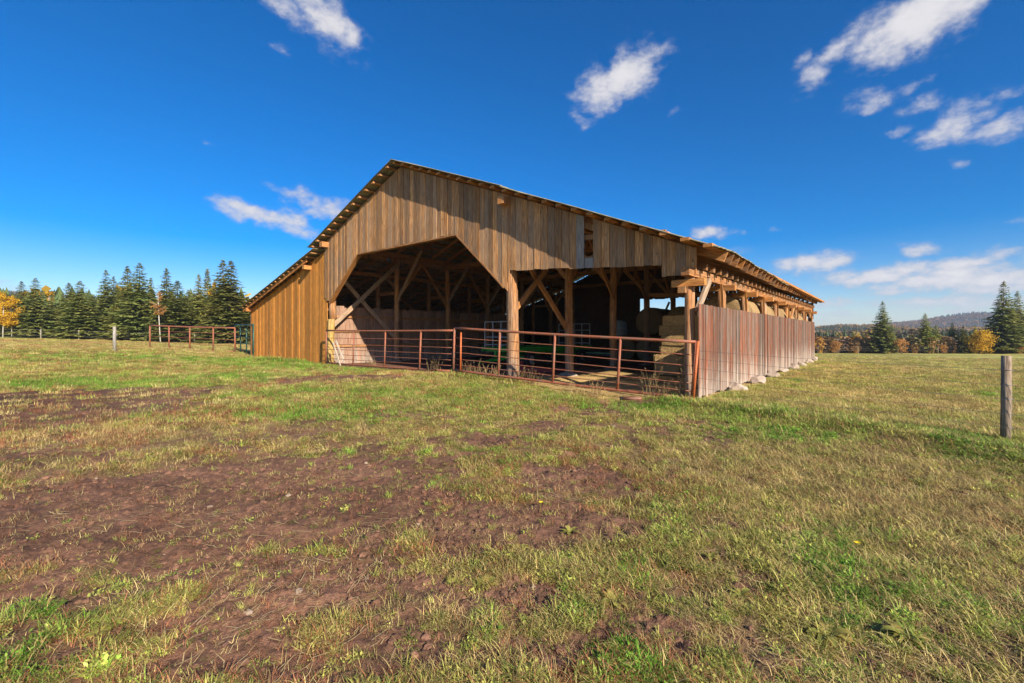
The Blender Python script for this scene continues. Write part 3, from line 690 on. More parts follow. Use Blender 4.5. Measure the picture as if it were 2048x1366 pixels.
# ------------------------------------------------------------------ gates and panels
def pipe_gate(name, label, cat, TL, BL, TR, BR, uprights, rods, mat, r_main=.038, r_rod=.013, group=None, foot=()):
    TL, BL, TR, BR = map(Vector, (TL, BL, TR, BR))
    root = empty(name, ((BL + BR) / 2)[:], label=label, cat=cat, group=group); o0 = Vector(root.location)
    def P(u, v): return (BL.lerp(BR, u)).lerp(TL.lerp(TR, u), v) - o0
    b = MB(); b.tube([P(u / 10, 1) + Vector((0, 0, -.02 * math.sin(math.pi * u / 10))) for u in range(11)], r_main, 8); b.build('top_rail', mat, root, True)
    b = MB(); b.tube([P(u / 10, 0) + Vector((0, 0, -.02 * math.sin(math.pi * u / 10))) for u in range(11)], r_main, 8); b.build('bottom_rail', mat, root, True)
    for i, u in enumerate(uprights):
        b = MB(); b.tube([P(u, -.0), P(u, .5), P(u, 1.0)], r_main * (1.0 if i in (0, len(uprights) - 1) else .92), 8); b.build('upright', mat, root, True)
    for v in rods:
        b = MB(); k = 14; b.tube([P(u / k, v) + Vector((0, 0, random.uniform(-.008, .006))) for u in range(k + 1)], r_rod, 6); b.build('rod', mat, root, True)
    for u, d in foot:
        b = MB(); b.tube([P(u, 0), P(u, 0) + Vector((0, 0, -d))], r_main * .8, 7); b.build('foot', mat, root, True)
    return root
def at(px, py, Y): return ((px - 1024) / 910 * Y, Y, CAM_H - (py - 668) / 910 * Y)
rod_v = [.13, .27, .42, .58, .77]
g1 = pipe_gate('pipe_gate', 'long rusty pipe gate standing open before the right bay, nearest the side wall', 'gate', at(909, 656, 15.2), at(907, 740, 15.2), at(1392, 684, 10.85), at(1384, 797, 10.85),
          [0, .245, .50, .755, 1.0], rod_v, M['rust'], group='rusty pipe gates across the barn front', foot=((.07, .12), (.88, .26)))
b = MB(); o0 = Vector(g1.location); b.tube([Vector(at(922, 665, 15.0)) - o0, Vector(at(921, 741, 15.0)) - o0], .03, 8); b.build('upright', M['rust_bright'], g1, True)
b = MB(); b.tube([Vector(at(1396, 682, 10.7)) - o0, Vector(at(1386, 800, 10.7)) - o0], .036, 8); b.build('hinge_pipe', M['rust_bright'], g1, True)
b = MB(); p_ = Vector(at(1240, 797, 10.9)) - o0; b.tube([p_, p_ + Vector((.45, -.25, .03))], .04, 7); b.build('foot', M['rust'], g1, True)
pipe_gate('pipe_gate', 'rusty pipe gate closing the arched left bay, beside the ochre lean-to wall', 'gate', at(653, 661, 21.6), at(652, 725, 21.6), at(905, 661, 16.25), at(901, 742, 16.25),
          [0, .27, .54, .80], rod_v, M['rust'], group='rusty pipe gates across the barn front', foot=((.74, .22),))
pipe_gate('field_gate', 'low red pipe panel in the field left of the barn, before the spruces', 'gate', at(300, 651, 33), at(300, 694, 33), at(470, 656, 30.3), at(470, 704, 30.3),
          [0, .24, .49, .76, 1.0], [.25, .5, .75], M['rust'], .05, .014)
pipe_gate('green_gate', 'tall dark green pipe gate hinged at the lean-to corner', 'gate', at(470, 650, 32.6), at(471, 708, 32.6), at(507, 649, 27.6), at(507, 717, 27.6),
          [0, .33, .66, 1.0], [.2, .4, .6, .8], M['green_gate'], .045, .022)

# leaning planks at the left post
b0 = Vector(at(692, 738, 20.6)); 
for i, (dx, dz) in enumerate(((0, 0), (-.28, -.1))):
    e_ = empty('leaning_plank', (b0.x + dx, b0.y + .1 * i, gz(b0.x + dx, b0.y)), label=['longest pale plank leaning on the ochre gate post', 'shorter pale plank leaning nearest the ochre gate post', 'shortest pale plank leaning nearest the ochre gate post'][i], cat='plank', group='planks leaning on the gate post')
    beam('plank', (0, 0, 0), (-.55 + .1 * i, .25, 1.2 + dz), .03, .065, M['plank_pale'], e_)

# ------------------------------------------------------------------ stones
def stone(name, x, y, z, sx, sy, sz, label, group, rz=None):
    bm = bmesh.new(); bmesh.ops.create_icosphere(bm, subdivisions=3, radius=1)
    sd_ = random.uniform(0, 99)
    pl_ = [(Vector([random.gauss(0, 1) for _ in range(3)]).normalized(), random.uniform(.55, .85)) for _ in range(16)]
    for v in bm.verts:
        for nn_, dd_ in pl_:
            e_ = v.co.dot(nn_) - dd_
            if e_ > 0: v.co -= nn_ * e_
        p = v.co * 1.25; n = .85 + .3 * float(fbm(np.array([p.x * 2.3 + sd_]), np.array([p.y * 1.3 + p.z * 2.1]), 3, 2)[0])
        q = p * n
        v.co = Vector((q.x * sx, q.y * sy, q.z * sz))
    me = bpy.data.meshes.new(name); bm.to_mesh(me); bm.free(); me.materials.append(M['stone'])
    o = bpy.data.objects.new(name, me); COL.objects.link(o); o.location = (x, y, z); o.rotation_euler = (0, 0, random.uniform(0, 6) if rz is None else rz)
    return tag(o, label, 'stone', group)
def W(s_, t_): return (P0[0] - s_ * UX + t_ * DX, P0[1] - s_ * UY + t_ * DY)
ordw = ['first', 'second', 'third', 'fourth', 'fifth', 'sixth', 'seventh', 'eighth', 'ninth', 'tenth', 'eleventh', 'twelfth', 'thirteenth', 'fourteenth']
for i, (t, k) in enumerate(((2.85, 1.1), (5.5, 1.0), (8.2, .85), (10.6, .7), (13.4, .8), (15.9, .75), (18.8, .7), (21.6, .7))):
    x, y = W(-.18, t); stone('foundation_stone', x, y, gz(x, y) + .07, .27 * k, .25 * k, .21 * k, f'pale flat stone under the side wall, {ordw[i]} from the gate end', 'foundation stones along the side wall', ROT)
for (s_, t, lb) in ((6.0, .0 + 3.7, 'flat pale stone under the second arcade post behind the gate'), (6.0, 7.45, 'flat pale stone under the third arcade post behind the gate'), (6.0, 11.15, 'flat pale stone under the fourth, farther arcade post in the right bay'), (17.4, 4.05, 'flat stone under the post inside the arched left bay')):
    x, y = W(s_, t); stone('pad_stone', x, y, gz(x, y) + .0, .42, .3, .09, lb, 'pad stones under the arcade posts', ROT)

# ------------------------------------------------------------------ hay
def square_bale_mesh():
    bm = bmesh.new(); bmesh.ops.create_cube(bm, size=1); bmesh.ops.bevel(bm, geom=bm.edges[:], offset=.05, segments=2, affect='EDGES')
    bmesh.ops.subdivide_edges(bm, edges=bm.edges[:], cuts=2, use_grid_fill=True)
    for v in bm.verts: v.co = Vector((v.co.x * 1.0, v.co.y * .46, v.co.z * .39)) + Vector([random.uniform(-.012, .012) for _ in range(3)])
    me = bpy.data.meshes.new('straw_bale'); bm.to_mesh(me); bm.free(); me.materials.append(M['hay']); return me
def fuzz_mesh():
    b = MB()
    for _ in range(700):
        ax = random.choice([0, 1, 1, 2]); h = [.5, .23, .195]; p = [random.uniform(-1, 1) * q for q in h]; sgn = random.choice([-1, -1, 1]) if ax != 2 else 1; p[ax] = h[ax] * sgn
        d = Vector([random.uniform(-1, 1) for _ in range(3)]); d[ax] = abs(d[ax]) * sgn * .8; d = d.normalized() * random.uniform(.03, .09)
        w = Vector([random.uniform(-1, 1) for _ in range(3)]).normalized() * .0025; p = Vector(p)
        b.add([p - w, p + w, p + d], [(0, 1, 2)])
    o = b.build('loose_straw', M['hay'], None, link=False); return o.data
SB, FZ = square_bale_mesh(), fuzz_mesh()
def square_bale(s_, t_, z, label, rz=0):
    x, y = W(s_, t_); o = bpy.data.objects.new('straw_bale', SB); COL.objects.link(o); o.location = (x, y, z); o.rotation_euler = (random.uniform(-.01, .01), random.uniform(-.012, .012), ROT + rz + random.uniform(-.03, .03))
    tag(o, label, 'straw bale', 'rectangular straw bales stacked by the corner post')
    f_ = bpy.data.objects.new('loose_straw', FZ); COL.objects.link(f_); f_.parent = o; f_['kind'] = 'stuff'
lay = ['bottom', 'second', 'third', 'fourth', 'fifth', 'top']
for k in range(6):
    for c in range(2):
        for d in range(2):
            s_ = (1.95 + c * 1.02) if k < 2 else (1.75 + c * 1.0); s_ += random.uniform(-.05, .05)
            if k >= 2 and c == 1: s_ -= .12 * (k % 2)
            square_bale(s_, 6.0 + d * .48 + random.uniform(-.04, .03) + (0 if k < 2 else .08), .225 + k * .378,
                        f'straw bale in the {lay[k]} layer, {"front" if d == 0 else "rear"} row, {"right, by the post" if c == 0 else "left, open end"}')
def round_bale_mesh():
    R, Lh = .76, .64; prof = [(0, -Lh), (.25, -Lh + .01), (.5, -Lh - .005), (.66, -Lh + .01), (.735, -Lh + .06), (R, -Lh + .15), (R + .01, -.2), (R, .0), (R + .01, .25), (R, Lh - .15), (.735, Lh - .06), (.66, Lh - .01), (.5, Lh + .005), (.25, Lh - .01), (0, Lh)]
    n = 32; V = []; Fc = []
    for (r, y) in prof:
        for k in range(n):
            a = 2 * math.pi * k / n; rr = r * (1 + random.uniform(-.012, .012) - (.03 if math.sin(a) < -.8 else 0)); V.append((rr * math.cos(a), y + random.uniform(-.008, .008), rr * math.sin(a)))
    for i in range(len(prof) - 1):
        for k in range(n): Fc.append((i * n + k, i * n + (k + 1) % n, (i + 1) * n + (k + 1) % n, (i + 1) * n + k))
    o = mk('x', V, Fc, M['round_hay'], None, True, link=False); return o.data
RB = round_bale_mesh()
def round_bale(s_, t_, z, label):
    x, y = W(s_, t_); o = bpy.data.objects.new('round_bale', RB); COL.objects.link(o); o.location = (x, y, z); o.rotation_euler = (0, random.uniform(-.3, .3), ROT + random.uniform(-.06, .06))
    tag(o, label, 'hay bale', 'round hay bales stored in the barn')
for k in range(12):
    t_ = 6.1 + (0 if k == 0 else .15) + k * 1.35
    for lv in range(2):
        if lv == 0 and k in (0,): pass
        round_bale(.93, t_ + lv * .1, .76 + lv * 1.5, f'round hay bale along the side wall, {["lower", "upper"][lv]} tier, {ordw[k]} from the front')
for c, s_ in enumerate((2.9, 4.6, 6.25)):
    for lv in range(2):
        for d in range(2):
            round_bale(s_, 12.6 + d * 1.4, .76 + lv * 1.5, f'round hay bale in the dark rear block, {["lower", "upper"][lv]} tier, {["right", "middle", "left"][c]} stack, {["front", "back"][d]}')
round_bale(7.95, 13.0, .76, 'single round hay bale on the floor behind the arcade posts')
round_bale(7.95, 14.4, .76, 'round hay bale on the floor behind the single one')

# ------------------------------------------------------------------ hay wagon, cart, tank
wx, wy = W(9.9, 7.3)
wag = empty('hay_wagon', (wx, wy, gz(wx, wy)), ROT, label='bright green hay wagon with white end racks parked in the shaded barn', cat='wagon')
b = MB(); b.box(-1.05, 1.05, -3.2, 3.2, .86, .96); b.box(-1.08, -1.05, -3.22, 3.22, .78, 1.0); b.box(1.05, 1.08, -3.22, 3.22, .78, 1.0); b.build('bed', M['green_paint'], wag)
b = MB()
for x in (-.45, .45): b.box(x - .06, x + .06, -3.0, 3.0, .62, .86)
for y in (-2.2, 2.2): b.box(-.95, .95, y - .06, y + .06, .42, .58)
for y in (-3, -1.5, 0, 1.5, 3): b.box(-1.04, 1.04, y - .04, y + .04, .78, .86)
b.build('chassis', M['green_paint'], wag)
for y in (-2.2, 2.2):
    for x in (-.98, .98):
        b = MB(); n = 22; pr = [(.2, -.1), (.36, -.11), (.41, -.06), (.42, 0), (.41, .06), (.36, .11), (.2, .1)]; V = []; Fc = []
        for (r, q) in pr:
            for k in range(n): a = 2 * math.pi * k / n; V.append((x + q, y + r * math.cos(a), .42 + r * math.sin(a)))
        for i in range(len(pr) - 1):
            for k in range(n): Fc.append((i * n + k, i * n + (k + 1) % n, (i + 1) * n + (k + 1) % n, (i + 1) * n + k))
        wh = mk('wheel', V, Fc, M['rubber'], wag, True)
        b.tube([(x - .06, y, .42), (x + .06, y, .42)], .2, 16); b.build('rim', M['white_steel'], wh)
for y in (-3.1, 3.1):
    b = MB()
    for x in (-1.0, -.5, .0, .5, 1.0): b.tube([(x, y, .95), (x, y, 2.15)], .028, 6)
    for z in (1.1, 1.45, 1.8, 2.15): b.tube([(-1.0, y, z), (1.0, y, z)], .025, 6)
    b.build('end_rack', M['white_steel'], wag)
b = MB(); b.tube([(-.4, -3.0, .5), (0, -4.1, .4), (.4, -3.0, .5)], .05, 6); b.tube([(0, -4.1, .4), (0, -4.5, .38)], .05, 6); b.build('tongue', M['green_paint'], wag)
cx, cy = W(7.55, 3.6)
cart = empty('drag_frame', (cx, cy, gz(cx, cy)), ROT, label='low red steel frame on the barn floor between post and wagon', cat='implement')
b = MB(); b.box(-.9, .9, -.06, .06, .05, .17); b.box(-.9, .9, .7, .82, .05, .17); b.box(-.9, -.78, .061, .699, .05, .17); b.box(.3, .42, .061, .699, .05, .17); b.build('frame', M['red_paint'], cart)
b = MB(); b.box(-.9, -.80, -.05, .05, .171, .62); b.box(-.72, -.64, -.05, .05, .171, .45); b.build('upright', M['red_paint'], cart)
tx, ty = W(8.9, 13.9)
tank = empty('upright_tank', (tx, ty, gz(tx, ty)), 0, label='tall pale blue cylindrical tank in the shade behind an arcade post', cat='tank')
b = MB(); b.tube([(0, 0, 0), (0, 0, .1), (0, 0, 2.2), (0, 0, 2.35), (0, 0, 2.42)], [.42, .44, .44, .36, .1], 20); b.build('shell', M['tank'], tank, True)
b = MB(); b.tube([(0, 0, 1.75), (0, 0, 1.85)], .455, 20); b.build('band', M['white_steel'], tank, True)
# a pair of crossed pale boards far inside
xx, xy = W(9.2, 20.5); cb = empty('crossed_boards', (xx, xy, gz(xx, xy)), ROT, label='pair of pale crossed boards standing in the dark far inside', cat='trestle')
beam('plank', (-.9, 0, 0), (.9, 0, 3.9), .05, .14, M['plank_pale'], cb); beam('plank', (.9, .08, 0), (-.9, .08, 3.9), .05, .14, M['plank_pale'], cb)

# ------------------------------------------------------------------ wire fences
def post(x, y, h, r, mat, label, group=None, lean=(0, 0), name='fence_post'):
    z = gz(x, y); o = log(name, (x, y, z - .2), (x + lean[0], y + lean[1], z + h), r, r * .95, mat, None, wob=.004, n=12)
    return tag(o, label, 'fence post', group)
post(7.44, 6.87, 1.28, .062, M['fence_post'], 'near grey brown round fence post in the grass at the right', lean=(.03, 0))
post(10.6, 2.8, 1.28, .06, M['fence_post'], 'fence post just beyond the right edge of the view')
wf = empty('wire_fence', (7.44, 6.87, 0), label='page wire fence from the barn corner past the near right post', cat='wire fence')
for (za, zb) in ((1.20, 1.06), (1.0, .83), (.78, .62), (.55, .40), (.32, .20)):
    b = MB(); A = Vector((4.44, 10.85, za)); B_ = Vector((7.40, 6.80, zb)); C_ = Vector((10.56, 2.75, zb + .02)); o0 = Vector(wf.location)
    pts = [A.lerp(B_, i / 14) - Vector((0, 0, .025 * math.sin(math.pi * i / 14))) - o0 for i in range(15)] + [B_.lerp(C_, i / 8) - o0 for i in range(1, 9)]
    b.tube(pts, .0028, 5); b.build('wire', M['wire'], wf, True)
for (z_) in (1.06, .83, .62, .40, .20):
    b = MB(); b.tube([(Vector((7.44 + .03, 6.87, z_)) - Vector(wf.location)) + Vector((.067 * math.cos(a), .067 * math.sin(a), 0)) for a in [k * math.pi / 6 for k in range(13)]], .0032, 5); b.build('wire_loop', M['wire'], wf, True)
post(-20.7, 23.7, 1.3, .075, M['pale_post'], 'pale upright fence post alone in the field left of the red panel')
# fence along the left tree line
fpts = []
for i in range(9):
    x = -72 + i * 5.2; y = 60 - i * .25; fpts.append((x, y)); post(x, y, 1.25, .06, M['pale_post'], f'small fence post along the left spruces, {ordw[i]} from the left', 'fence posts along the left tree line')
wf2 = empty('wire_fence', (-50, 59, 0), label='thin wire fence strung along the foot of the left spruces', cat='wire fence')
for h in (.4, .8, 1.15):
    b = MB(); b.tube([(x + 50, y - 59 - .08, gz(x, y) + h) for x, y in fpts], .012, 4); b.build('wire', M['wire'], wf2)
fpts = []
for i in range(9):
    x = 48 + i * 7.0; y = 82 - i * .2; fpts.append((x, y)); post(x, y, 1.3, .06, M['fence_post'], f'small fence post at the far edge of the right field, {ordw[i]} from the left', 'fence posts along the right field edge')
wf3 = empty('wire_fence', (75, 81, 0), label='thin wire fence along the far edge of the right field', cat='wire fence')
for h in (.5, .85, 1.2):
    b = MB(); b.tube([(x - 75, y - 81 - .08, gz(x, y) + h) for x, y in fpts], .01, 4); b.build('wire', M['wire'], wf3)

# ------------------------------------------------------------------ trees
def spruce_meshes(H, R, mat, seed, whorls=46, dens=1.0, size=1.0):
    rs = random.Random(seed); V = []; Fc = []
    for w in range(whorls):
        f = w / (whorls - 1); z = H * (.07 + .92 * f); rad = R * (1 - f) ** .78 * rs.uniform(.72, 1.18) + .07
        nb = max(4, int((11 - 5 * f) * dens)); ph = rs.uniform(0, 6.28)
        for k in range(nb):
            a = ph + 2 * math.pi * k / nb + rs.uniform(-.25, .25); L = rad * rs.uniform(.68, 1.15); droop = rs.uniform(.10, .34) * (1 - .6 * f); zb = z + rs.uniform(-.1, .1)
            ns = max(2, int(L / .27)); ca, sa = math.cos(a), math.sin(a)
            for q in range(ns):
                u = (q + .6) / ns; r = L * u; zz = zb - droop * r + .12 * L * u * u * 1.2 + (.35 * L * (1 - u) if f > .9 else 0)
                for side in (-1, 0, 1):
                    ll = (.54 - .12 * u) * size * rs.uniform(.7, 1.3) * (.38 + .62 * min(1, (1 - f) * 1.8)); an = a + side * rs.uniform(.5, 1.1)
                    p = Vector((ca * r + rs.uniform(-.05, .05), sa * r + rs.uniform(-.05, .05), zz + rs.uniform(-.05, .05)))
                    d = Vector((math.cos(an), math.sin(an), rs.uniform(-.45, .15))) * ll; wv = Vector((-math.sin(an), math.cos(an), rs.uniform(-.5, .5))) * ll * .33
                    b = len(V); V += [p - wv, p + wv, p + d + wv * .3, p + d - wv * .3]; Fc.append((b, b + 1, b + 2, b + 3))
    b = len(V); V += [Vector((.05, 0, H * .96)), Vector((-.05, .04, H * .96)), Vector((0, 0, H * 1.03))]; Fc.append((b, b + 1, b + 2))
    c = mk('crown', V, Fc, mat, None, link=False).data
    m = MB(); m.tube([(0, 0, -.3), (0, 0, H * .3), (0, 0, H * .96)], [.17 * H / 10, .12 * H / 10, .02], 7); t_ = m.build('trunk', M['bark'], None, True, link=False).data
    return c, t_
def broad_meshes(H, R, mat, seed, n=1600, leaf=.13, low=.3, bark='white_bark', stems=1, bush=False):
    rs = random.Random(seed); V = []; Fc = []; m = MB(); tips = []
    for s_ in range(stems):
        a = rs.uniform(0, 6.28); bx, by = (.3 * math.cos(a), .3 * math.sin(a)) if stems > 1 else (0, 0); le = rs.uniform(-.03, .05) * H
        top = Vector((bx * 2 + le, by * 2, H * .95)); m.tube([(bx, by, -.3), (bx + le * .4, by, H * .45), top], [.012 * H, .008 * H, .003 * H], 7)
        for k in range(26 if not bush else 14):
            f = rs.uniform(low, .95); st = Vector((bx + le * f, by, H * f)); an = rs.uniform(0, 6.28)
            rr = R * math.sin(math.pi * min(1, (f - low) / (1 - low) * .85 + .15)) ** .6 * rs.uniform(.5, 1.0)
            en = st + Vector((math.cos(an) * rr, math.sin(an) * rr, rr * rs.uniform(.2, .7))); m.tube([st, en], [.004 * H, .0015 * H], 4, False); tips.append((st, en))
    for k in range(n):
        st, en = rs.choice(tips); p = st.lerp(en, rs.uniform(.35, 1.08)) + Vector([rs.gauss(0, R * .13) for _ in range(3)])
        if p.z < .1: p.z = .15
        d = Vector([rs.uniform(-1, 1) for _ in range(3)]).normalized() * leaf; w = d.cross(Vector([rs.uniform(-1, 1) for _ in range(3)])).normalized() * leaf * .7
        b = len(V); V += [p - d, p + w, p + d, p - w]; Fc.append((b, b + 1, b + 2, b + 3))
    return mk('crown', V, Fc, mat, None, link=False).data, m.build('trunk', M[bark], None, True, link=False).data
def place_tree(name, cm, tm, x, y, H, H0, label, cat, group=None, wid=1.0, rz=None, tilt=0):
    e = empty(name, (x, y, gz(x, y)), random.uniform(0, 6.28) if rz is None else rz, label=label, cat=cat, group=group); k = H / H0; e.rotation_euler[1] = tilt
    c = bpy.data.objects.new('crown', cm); COL.objects.link(c); c.parent = e; c.scale = (k * wid, k * wid, k)
    t_ = bpy.data.objects.new('trunk', tm); COL.objects.link(t_); t_.parent = e; t_.scale = (k, k, k)
    return e
SPR = [spruce_meshes(10, 2.6, M['spruce'], 1), spruce_meshes(10, 2.3, M['spruce'], 2, 42), spruce_meshes(10, 2.8, M['spruce_blue'], 3, 40), spruce_meshes(10, 2.3, M['spruce_light'], 4, 40), spruce_meshes(10, 1.7, M['spruce'], 5, 44)]
ASP = broad_meshes(8, 1.5, M['aspen'], 7, 2200, .12, .28); ASPO2 = broad_meshes(8, .8, M['aspen'], 18, 700, .11, .6); ASPO = broad_meshes(8, 1.0, M['aspen_orange'], 8, 800, .11, .5); GB = broad_meshes(4, 2.1, M['aspen'], 9, 2600, .12, .08, 'bark', 5, True)
OB = broad_meshes(2.6, 1.1, M['aspen_orange'], 10, 900, .10, .08, 'bark', 4, True)
LEFT = [  # photo x, top y, Y distance, mesh, width, label
 (43, 563, 68, 1, .9, 'slim spruce just right of the golden aspens'), (70, 556, 62, 2, 1.15, 'broad blue green spruce, second right of the golden aspens'), (104, 592, 64, 0, .9, 'short spruce in front of the small golden crown'),
 (122, 598, 70, 3, 1, 'short pale green spruce between two taller spruces, left part'), (137, 566, 66, 1, 1.05, 'spruce standing left of a wider dark one'), (160, 562, 61, 2, 1.15, 'wide dark spruce left of the gap before the pale fence post'),
 (186, 590, 67, 0, 1.1, 'low spruce in the dip of the tree line, left of the pale post'), (211, 540, 64, 2, 1.0, 'tall spruce with sparse blue top, left of the pale fence post'), (226, 553, 68, 1, .9, 'slimmer spruce right beside the sparse blue top, by the pale post'),
 (243, 585, 62, 0, 1.1, 'low full spruce directly behind the pale post'), (256, 533, 66, 0, .95, 'tall spruce left half of the tallest pair above the red panel end'), (278, 526, 61, 2, 1.2, 'tall wide tiered spruce above the left end of the red panel'),
 (305, 556, 67, 4, 1.0, 'thin spruce peeking behind the orange birch'), (335, 537, 64, 1, 1.0, 'dark pointed spruce right of the orange birch'), (358, 562, 60, 3, 1.2, 'pale bushy spruce right of the dark pointed one'), (378, 580, 66, 0, 1, 'low spruce mid way behind the red panel'),
 (396, 549, 63, 1, .95, 'narrow spruce left of the golden sprig, behind the panel'), (416, 538, 68, 4, 1.0, 'thin tall spruce beside the golden sprig'), (447, 521, 58, 0, 1.05, 'tallest spruce left twin, next to the green gate'), (462, 522, 57, 1, 1.25, 'tallest spruce right twin, next to the green gate'),
 (486, 588, 60, 0, 1.1, 'low spruce tucked against the lean-to roof'), (-30, 560, 66, 0, 1.1, 'spruce beyond the left edge of the view'), (12, 585, 74, 0, 1.1, 'dark spruce standing behind the golden aspens'), (320, 590, 60, 2, 1.0, 'short dark spruce behind the orange birch foot'), (430, 590, 61, 3, 1.0, 'pale low spruce left of the twin spruces')]
for (px, ty_, Y, mi, wd, lb) in LEFT:
    x = (px - 1024) / 910 * Y; z = gz(x, Y); H = CAM_H + (668 - ty_) / 910 * Y - z
    place_tree('spruce_tree', *SPR[mi], x, Y, H, 10, lb, 'spruce tree', 'spruces along the left edge of the field', wd * (1.1 if H < 9 else .95) * random.uniform(.88, 1.15), tilt=random.uniform(-.035, .035))
for (px, ty_, Y, lb) in ((6, 584, 59, 'golden aspen at the very left edge of the view'), (24, 592, 60, 'golden aspen with two white trunks right of the edge one'), (-16, 575, 61, 'golden aspen cut off by the left edge')):
    x = (px - 1024) / 910 * Y; place_tree('aspen_tree', *ASP, x, Y, CAM_H + (668 - ty_) / 910 * Y - gz(x, Y), 8, lb, 'aspen tree', 'golden aspens at the left edge', wid=1.25)
for (px, ty_, Y, mm, lb, ti) in ((321, 582, 57, ASPO, 'thin orange leaved birch with leaning white trunk, before the spruces', -.10), (97, 579, 76, ASPO2, 'small golden crown rising behind short spruces at the left', 0), (427, 563, 62, ASP, 'golden sprig of a slender aspen between the spruces by the red panel', 0)):
    x = (px - 1024) / 910 * Y; place_tree('aspen_tree', *mm, x, Y, CAM_H + (668 - ty_) / 910 * Y - gz(x, Y), 8, lb, 'aspen tree', wid=1 if px != 427 else .45, rz=0, tilt=ti)
RIGHT = [(1765, 603, 82, 2, 1.0, 'lone dark spruce in the right field edge, nearest the barn'), (1850, 627, 84, 3, 1.15, 'pale green spruce between the lone dark one and the shrubs'), (1872, 650, 84, 3, 1.1, 'shorter pale spruce leaning into its taller neighbour, right field edge'),
 (1905, 645, 86, 2, 1.0, 'dark spruce left of the golden bush, taller of two'), (1926, 652, 83, 0, 1.1, 'dark spruce touching the golden bush on its left'), (1950, 650, 92, 3, .8, 'small spruce tip behind the golden bush, left'), (1972, 648, 92, 3, .8, 'small spruce tip behind the golden bush, right'),
 (2007, 563, 80, 2, .92, 'tall dark spruce near the right edge, above the near fence post'), (2034, 583, 82, 0, .95, 'slightly shorter spruce right of the tall dark one at the edge'), (2064, 600, 82, 0, 1.0, 'spruce just beyond the right edge of the view'), (1706, 662, 95, 3, 1.0, 'tiny pale spruce in the brown brush near the barn end'), (1727, 668, 95, 0, 1.0, 'tiny dark spruce in the brown brush near the barn end'), (1820, 668, 90, 3, 1, 'small pale spruce beside the orange shrub')]
for (px, ty_, Y, mi, wd, lb) in RIGHT:
    x = (px - 1024) / 910 * Y; z = gz(x, Y); H = CAM_H + (668 - ty_) / 910 * Y - z
    place_tree('spruce_tree', *SPR[mi], x, Y, H, 10, lb, 'spruce tree', 'spruces along the right edge of the field', wd)
for (px, ty_, Y, mm, H0, lb) in ((1962, 664, 79, GB, 4, 'big rounded golden bush left of the tall spruces'), (1800, 679, 80, OB, 2.6, 'orange brown shrub right of the lone dark spruce'), (1670, 683, 80, OB, 2.6, 'rusty orange shrub just beyond the barn end'), (2040, 692, 78, OB, 2.6, 'low orange shrub under the edge spruces'), (1885, 690, 80, OB, 2.6, 'low russet shrub before the dark spruces')):
    x = (px - 1024) / 910 * Y; place_tree('shrub', *mm, x, Y, CAM_H + (668 - ty_) / 910 * Y - gz(x, Y), H0, lb, 'shrub', 'autumn shrubs along the right field edge')

# ------------------------------------------------------------------ scattering
def scatter(name, sources, pos, rot, scl, idx, tint):
    """one object whose geometry nodes stand small source shapes on stored points"""
    col = bpy.data.collections.new(name + '_sources')
    for i, me in enumerate(sources):
        o = bpy.data.objects.new('%s_shape_%02d' % (name, i), me); col.objects.link(o)
    n = len(pos); me = bpy.data.meshes.new(name); me.vertices.add(n); me.vertices.foreach_set('co', np.asarray(pos, np.float32).ravel())
    a = me.attributes.new('rot', 'FLOAT_VECTOR', 'POINT'); a.data.foreach_set('vector', np.asarray(rot, np.float32).ravel())
    a = me.attributes.new('scl', 'FLOAT_VECTOR', 'POINT'); a.data.foreach_set('vector', np.asarray(scl, np.float32).ravel())
    a = me.attributes.new('idx', 'INT', 'POINT'); a.data.foreach_set('value', np.asarray(idx, np.int32))
    a = me.attributes.new('tint', 'FLOAT_COLOR', 'POINT'); a.data.foreach_set('color', np.hstack([tint, np.ones((n, 1))]).astype(np.float32).ravel())
    o = bpy.data.objects.new(name, me); COL.objects.link(o); me.update()
    ng = bpy.data.node_groups.new(name, 'GeometryNodeTree')
    ng.interface.new_socket('Geometry', in_out='INPUT', socket_type='NodeSocketGeometry'); ng.interface.new_socket('Geometry', in_out='OUTPUT', socket_type='NodeSocketGeometry')
    N = ng.nodes; gi, go = N.new('NodeGroupInput'), N.new('NodeGroupOutput'); ip = N.new('GeometryNodeInstanceOnPoints'); ci = N.new('GeometryNodeCollectionInfo')
    ci.inputs['Collection'].default_value = col; ci.inputs['Separate Children'].default_value = True; ci.inputs['Reset Children'].default_value = True
    def na(nm, ty):
        x = N.new('GeometryNodeInputNamedAttribute'); x.data_type = ty; x.inputs['Name'].default_value = nm; return x.outputs[0]
    lk = ng.links.new; lk(gi.outputs[0], ip.inputs['Points']); lk(ci.outputs[0], ip.inputs['Instance']); ip.inputs['Pick Instance'].default_value = True
    lk(na('idx', 'INT'), ip.inputs['Instance Index']); lk(na('rot', 'FLOAT_VECTOR'), ip.inputs['Rotation']); lk(na('scl', 'FLOAT_VECTOR'), ip.inputs['Scale']); lk(ip.outputs[0], go.inputs[0])
    md = o.modifiers.new('scatter', 'NODES'); md.node_group = ng
    return o

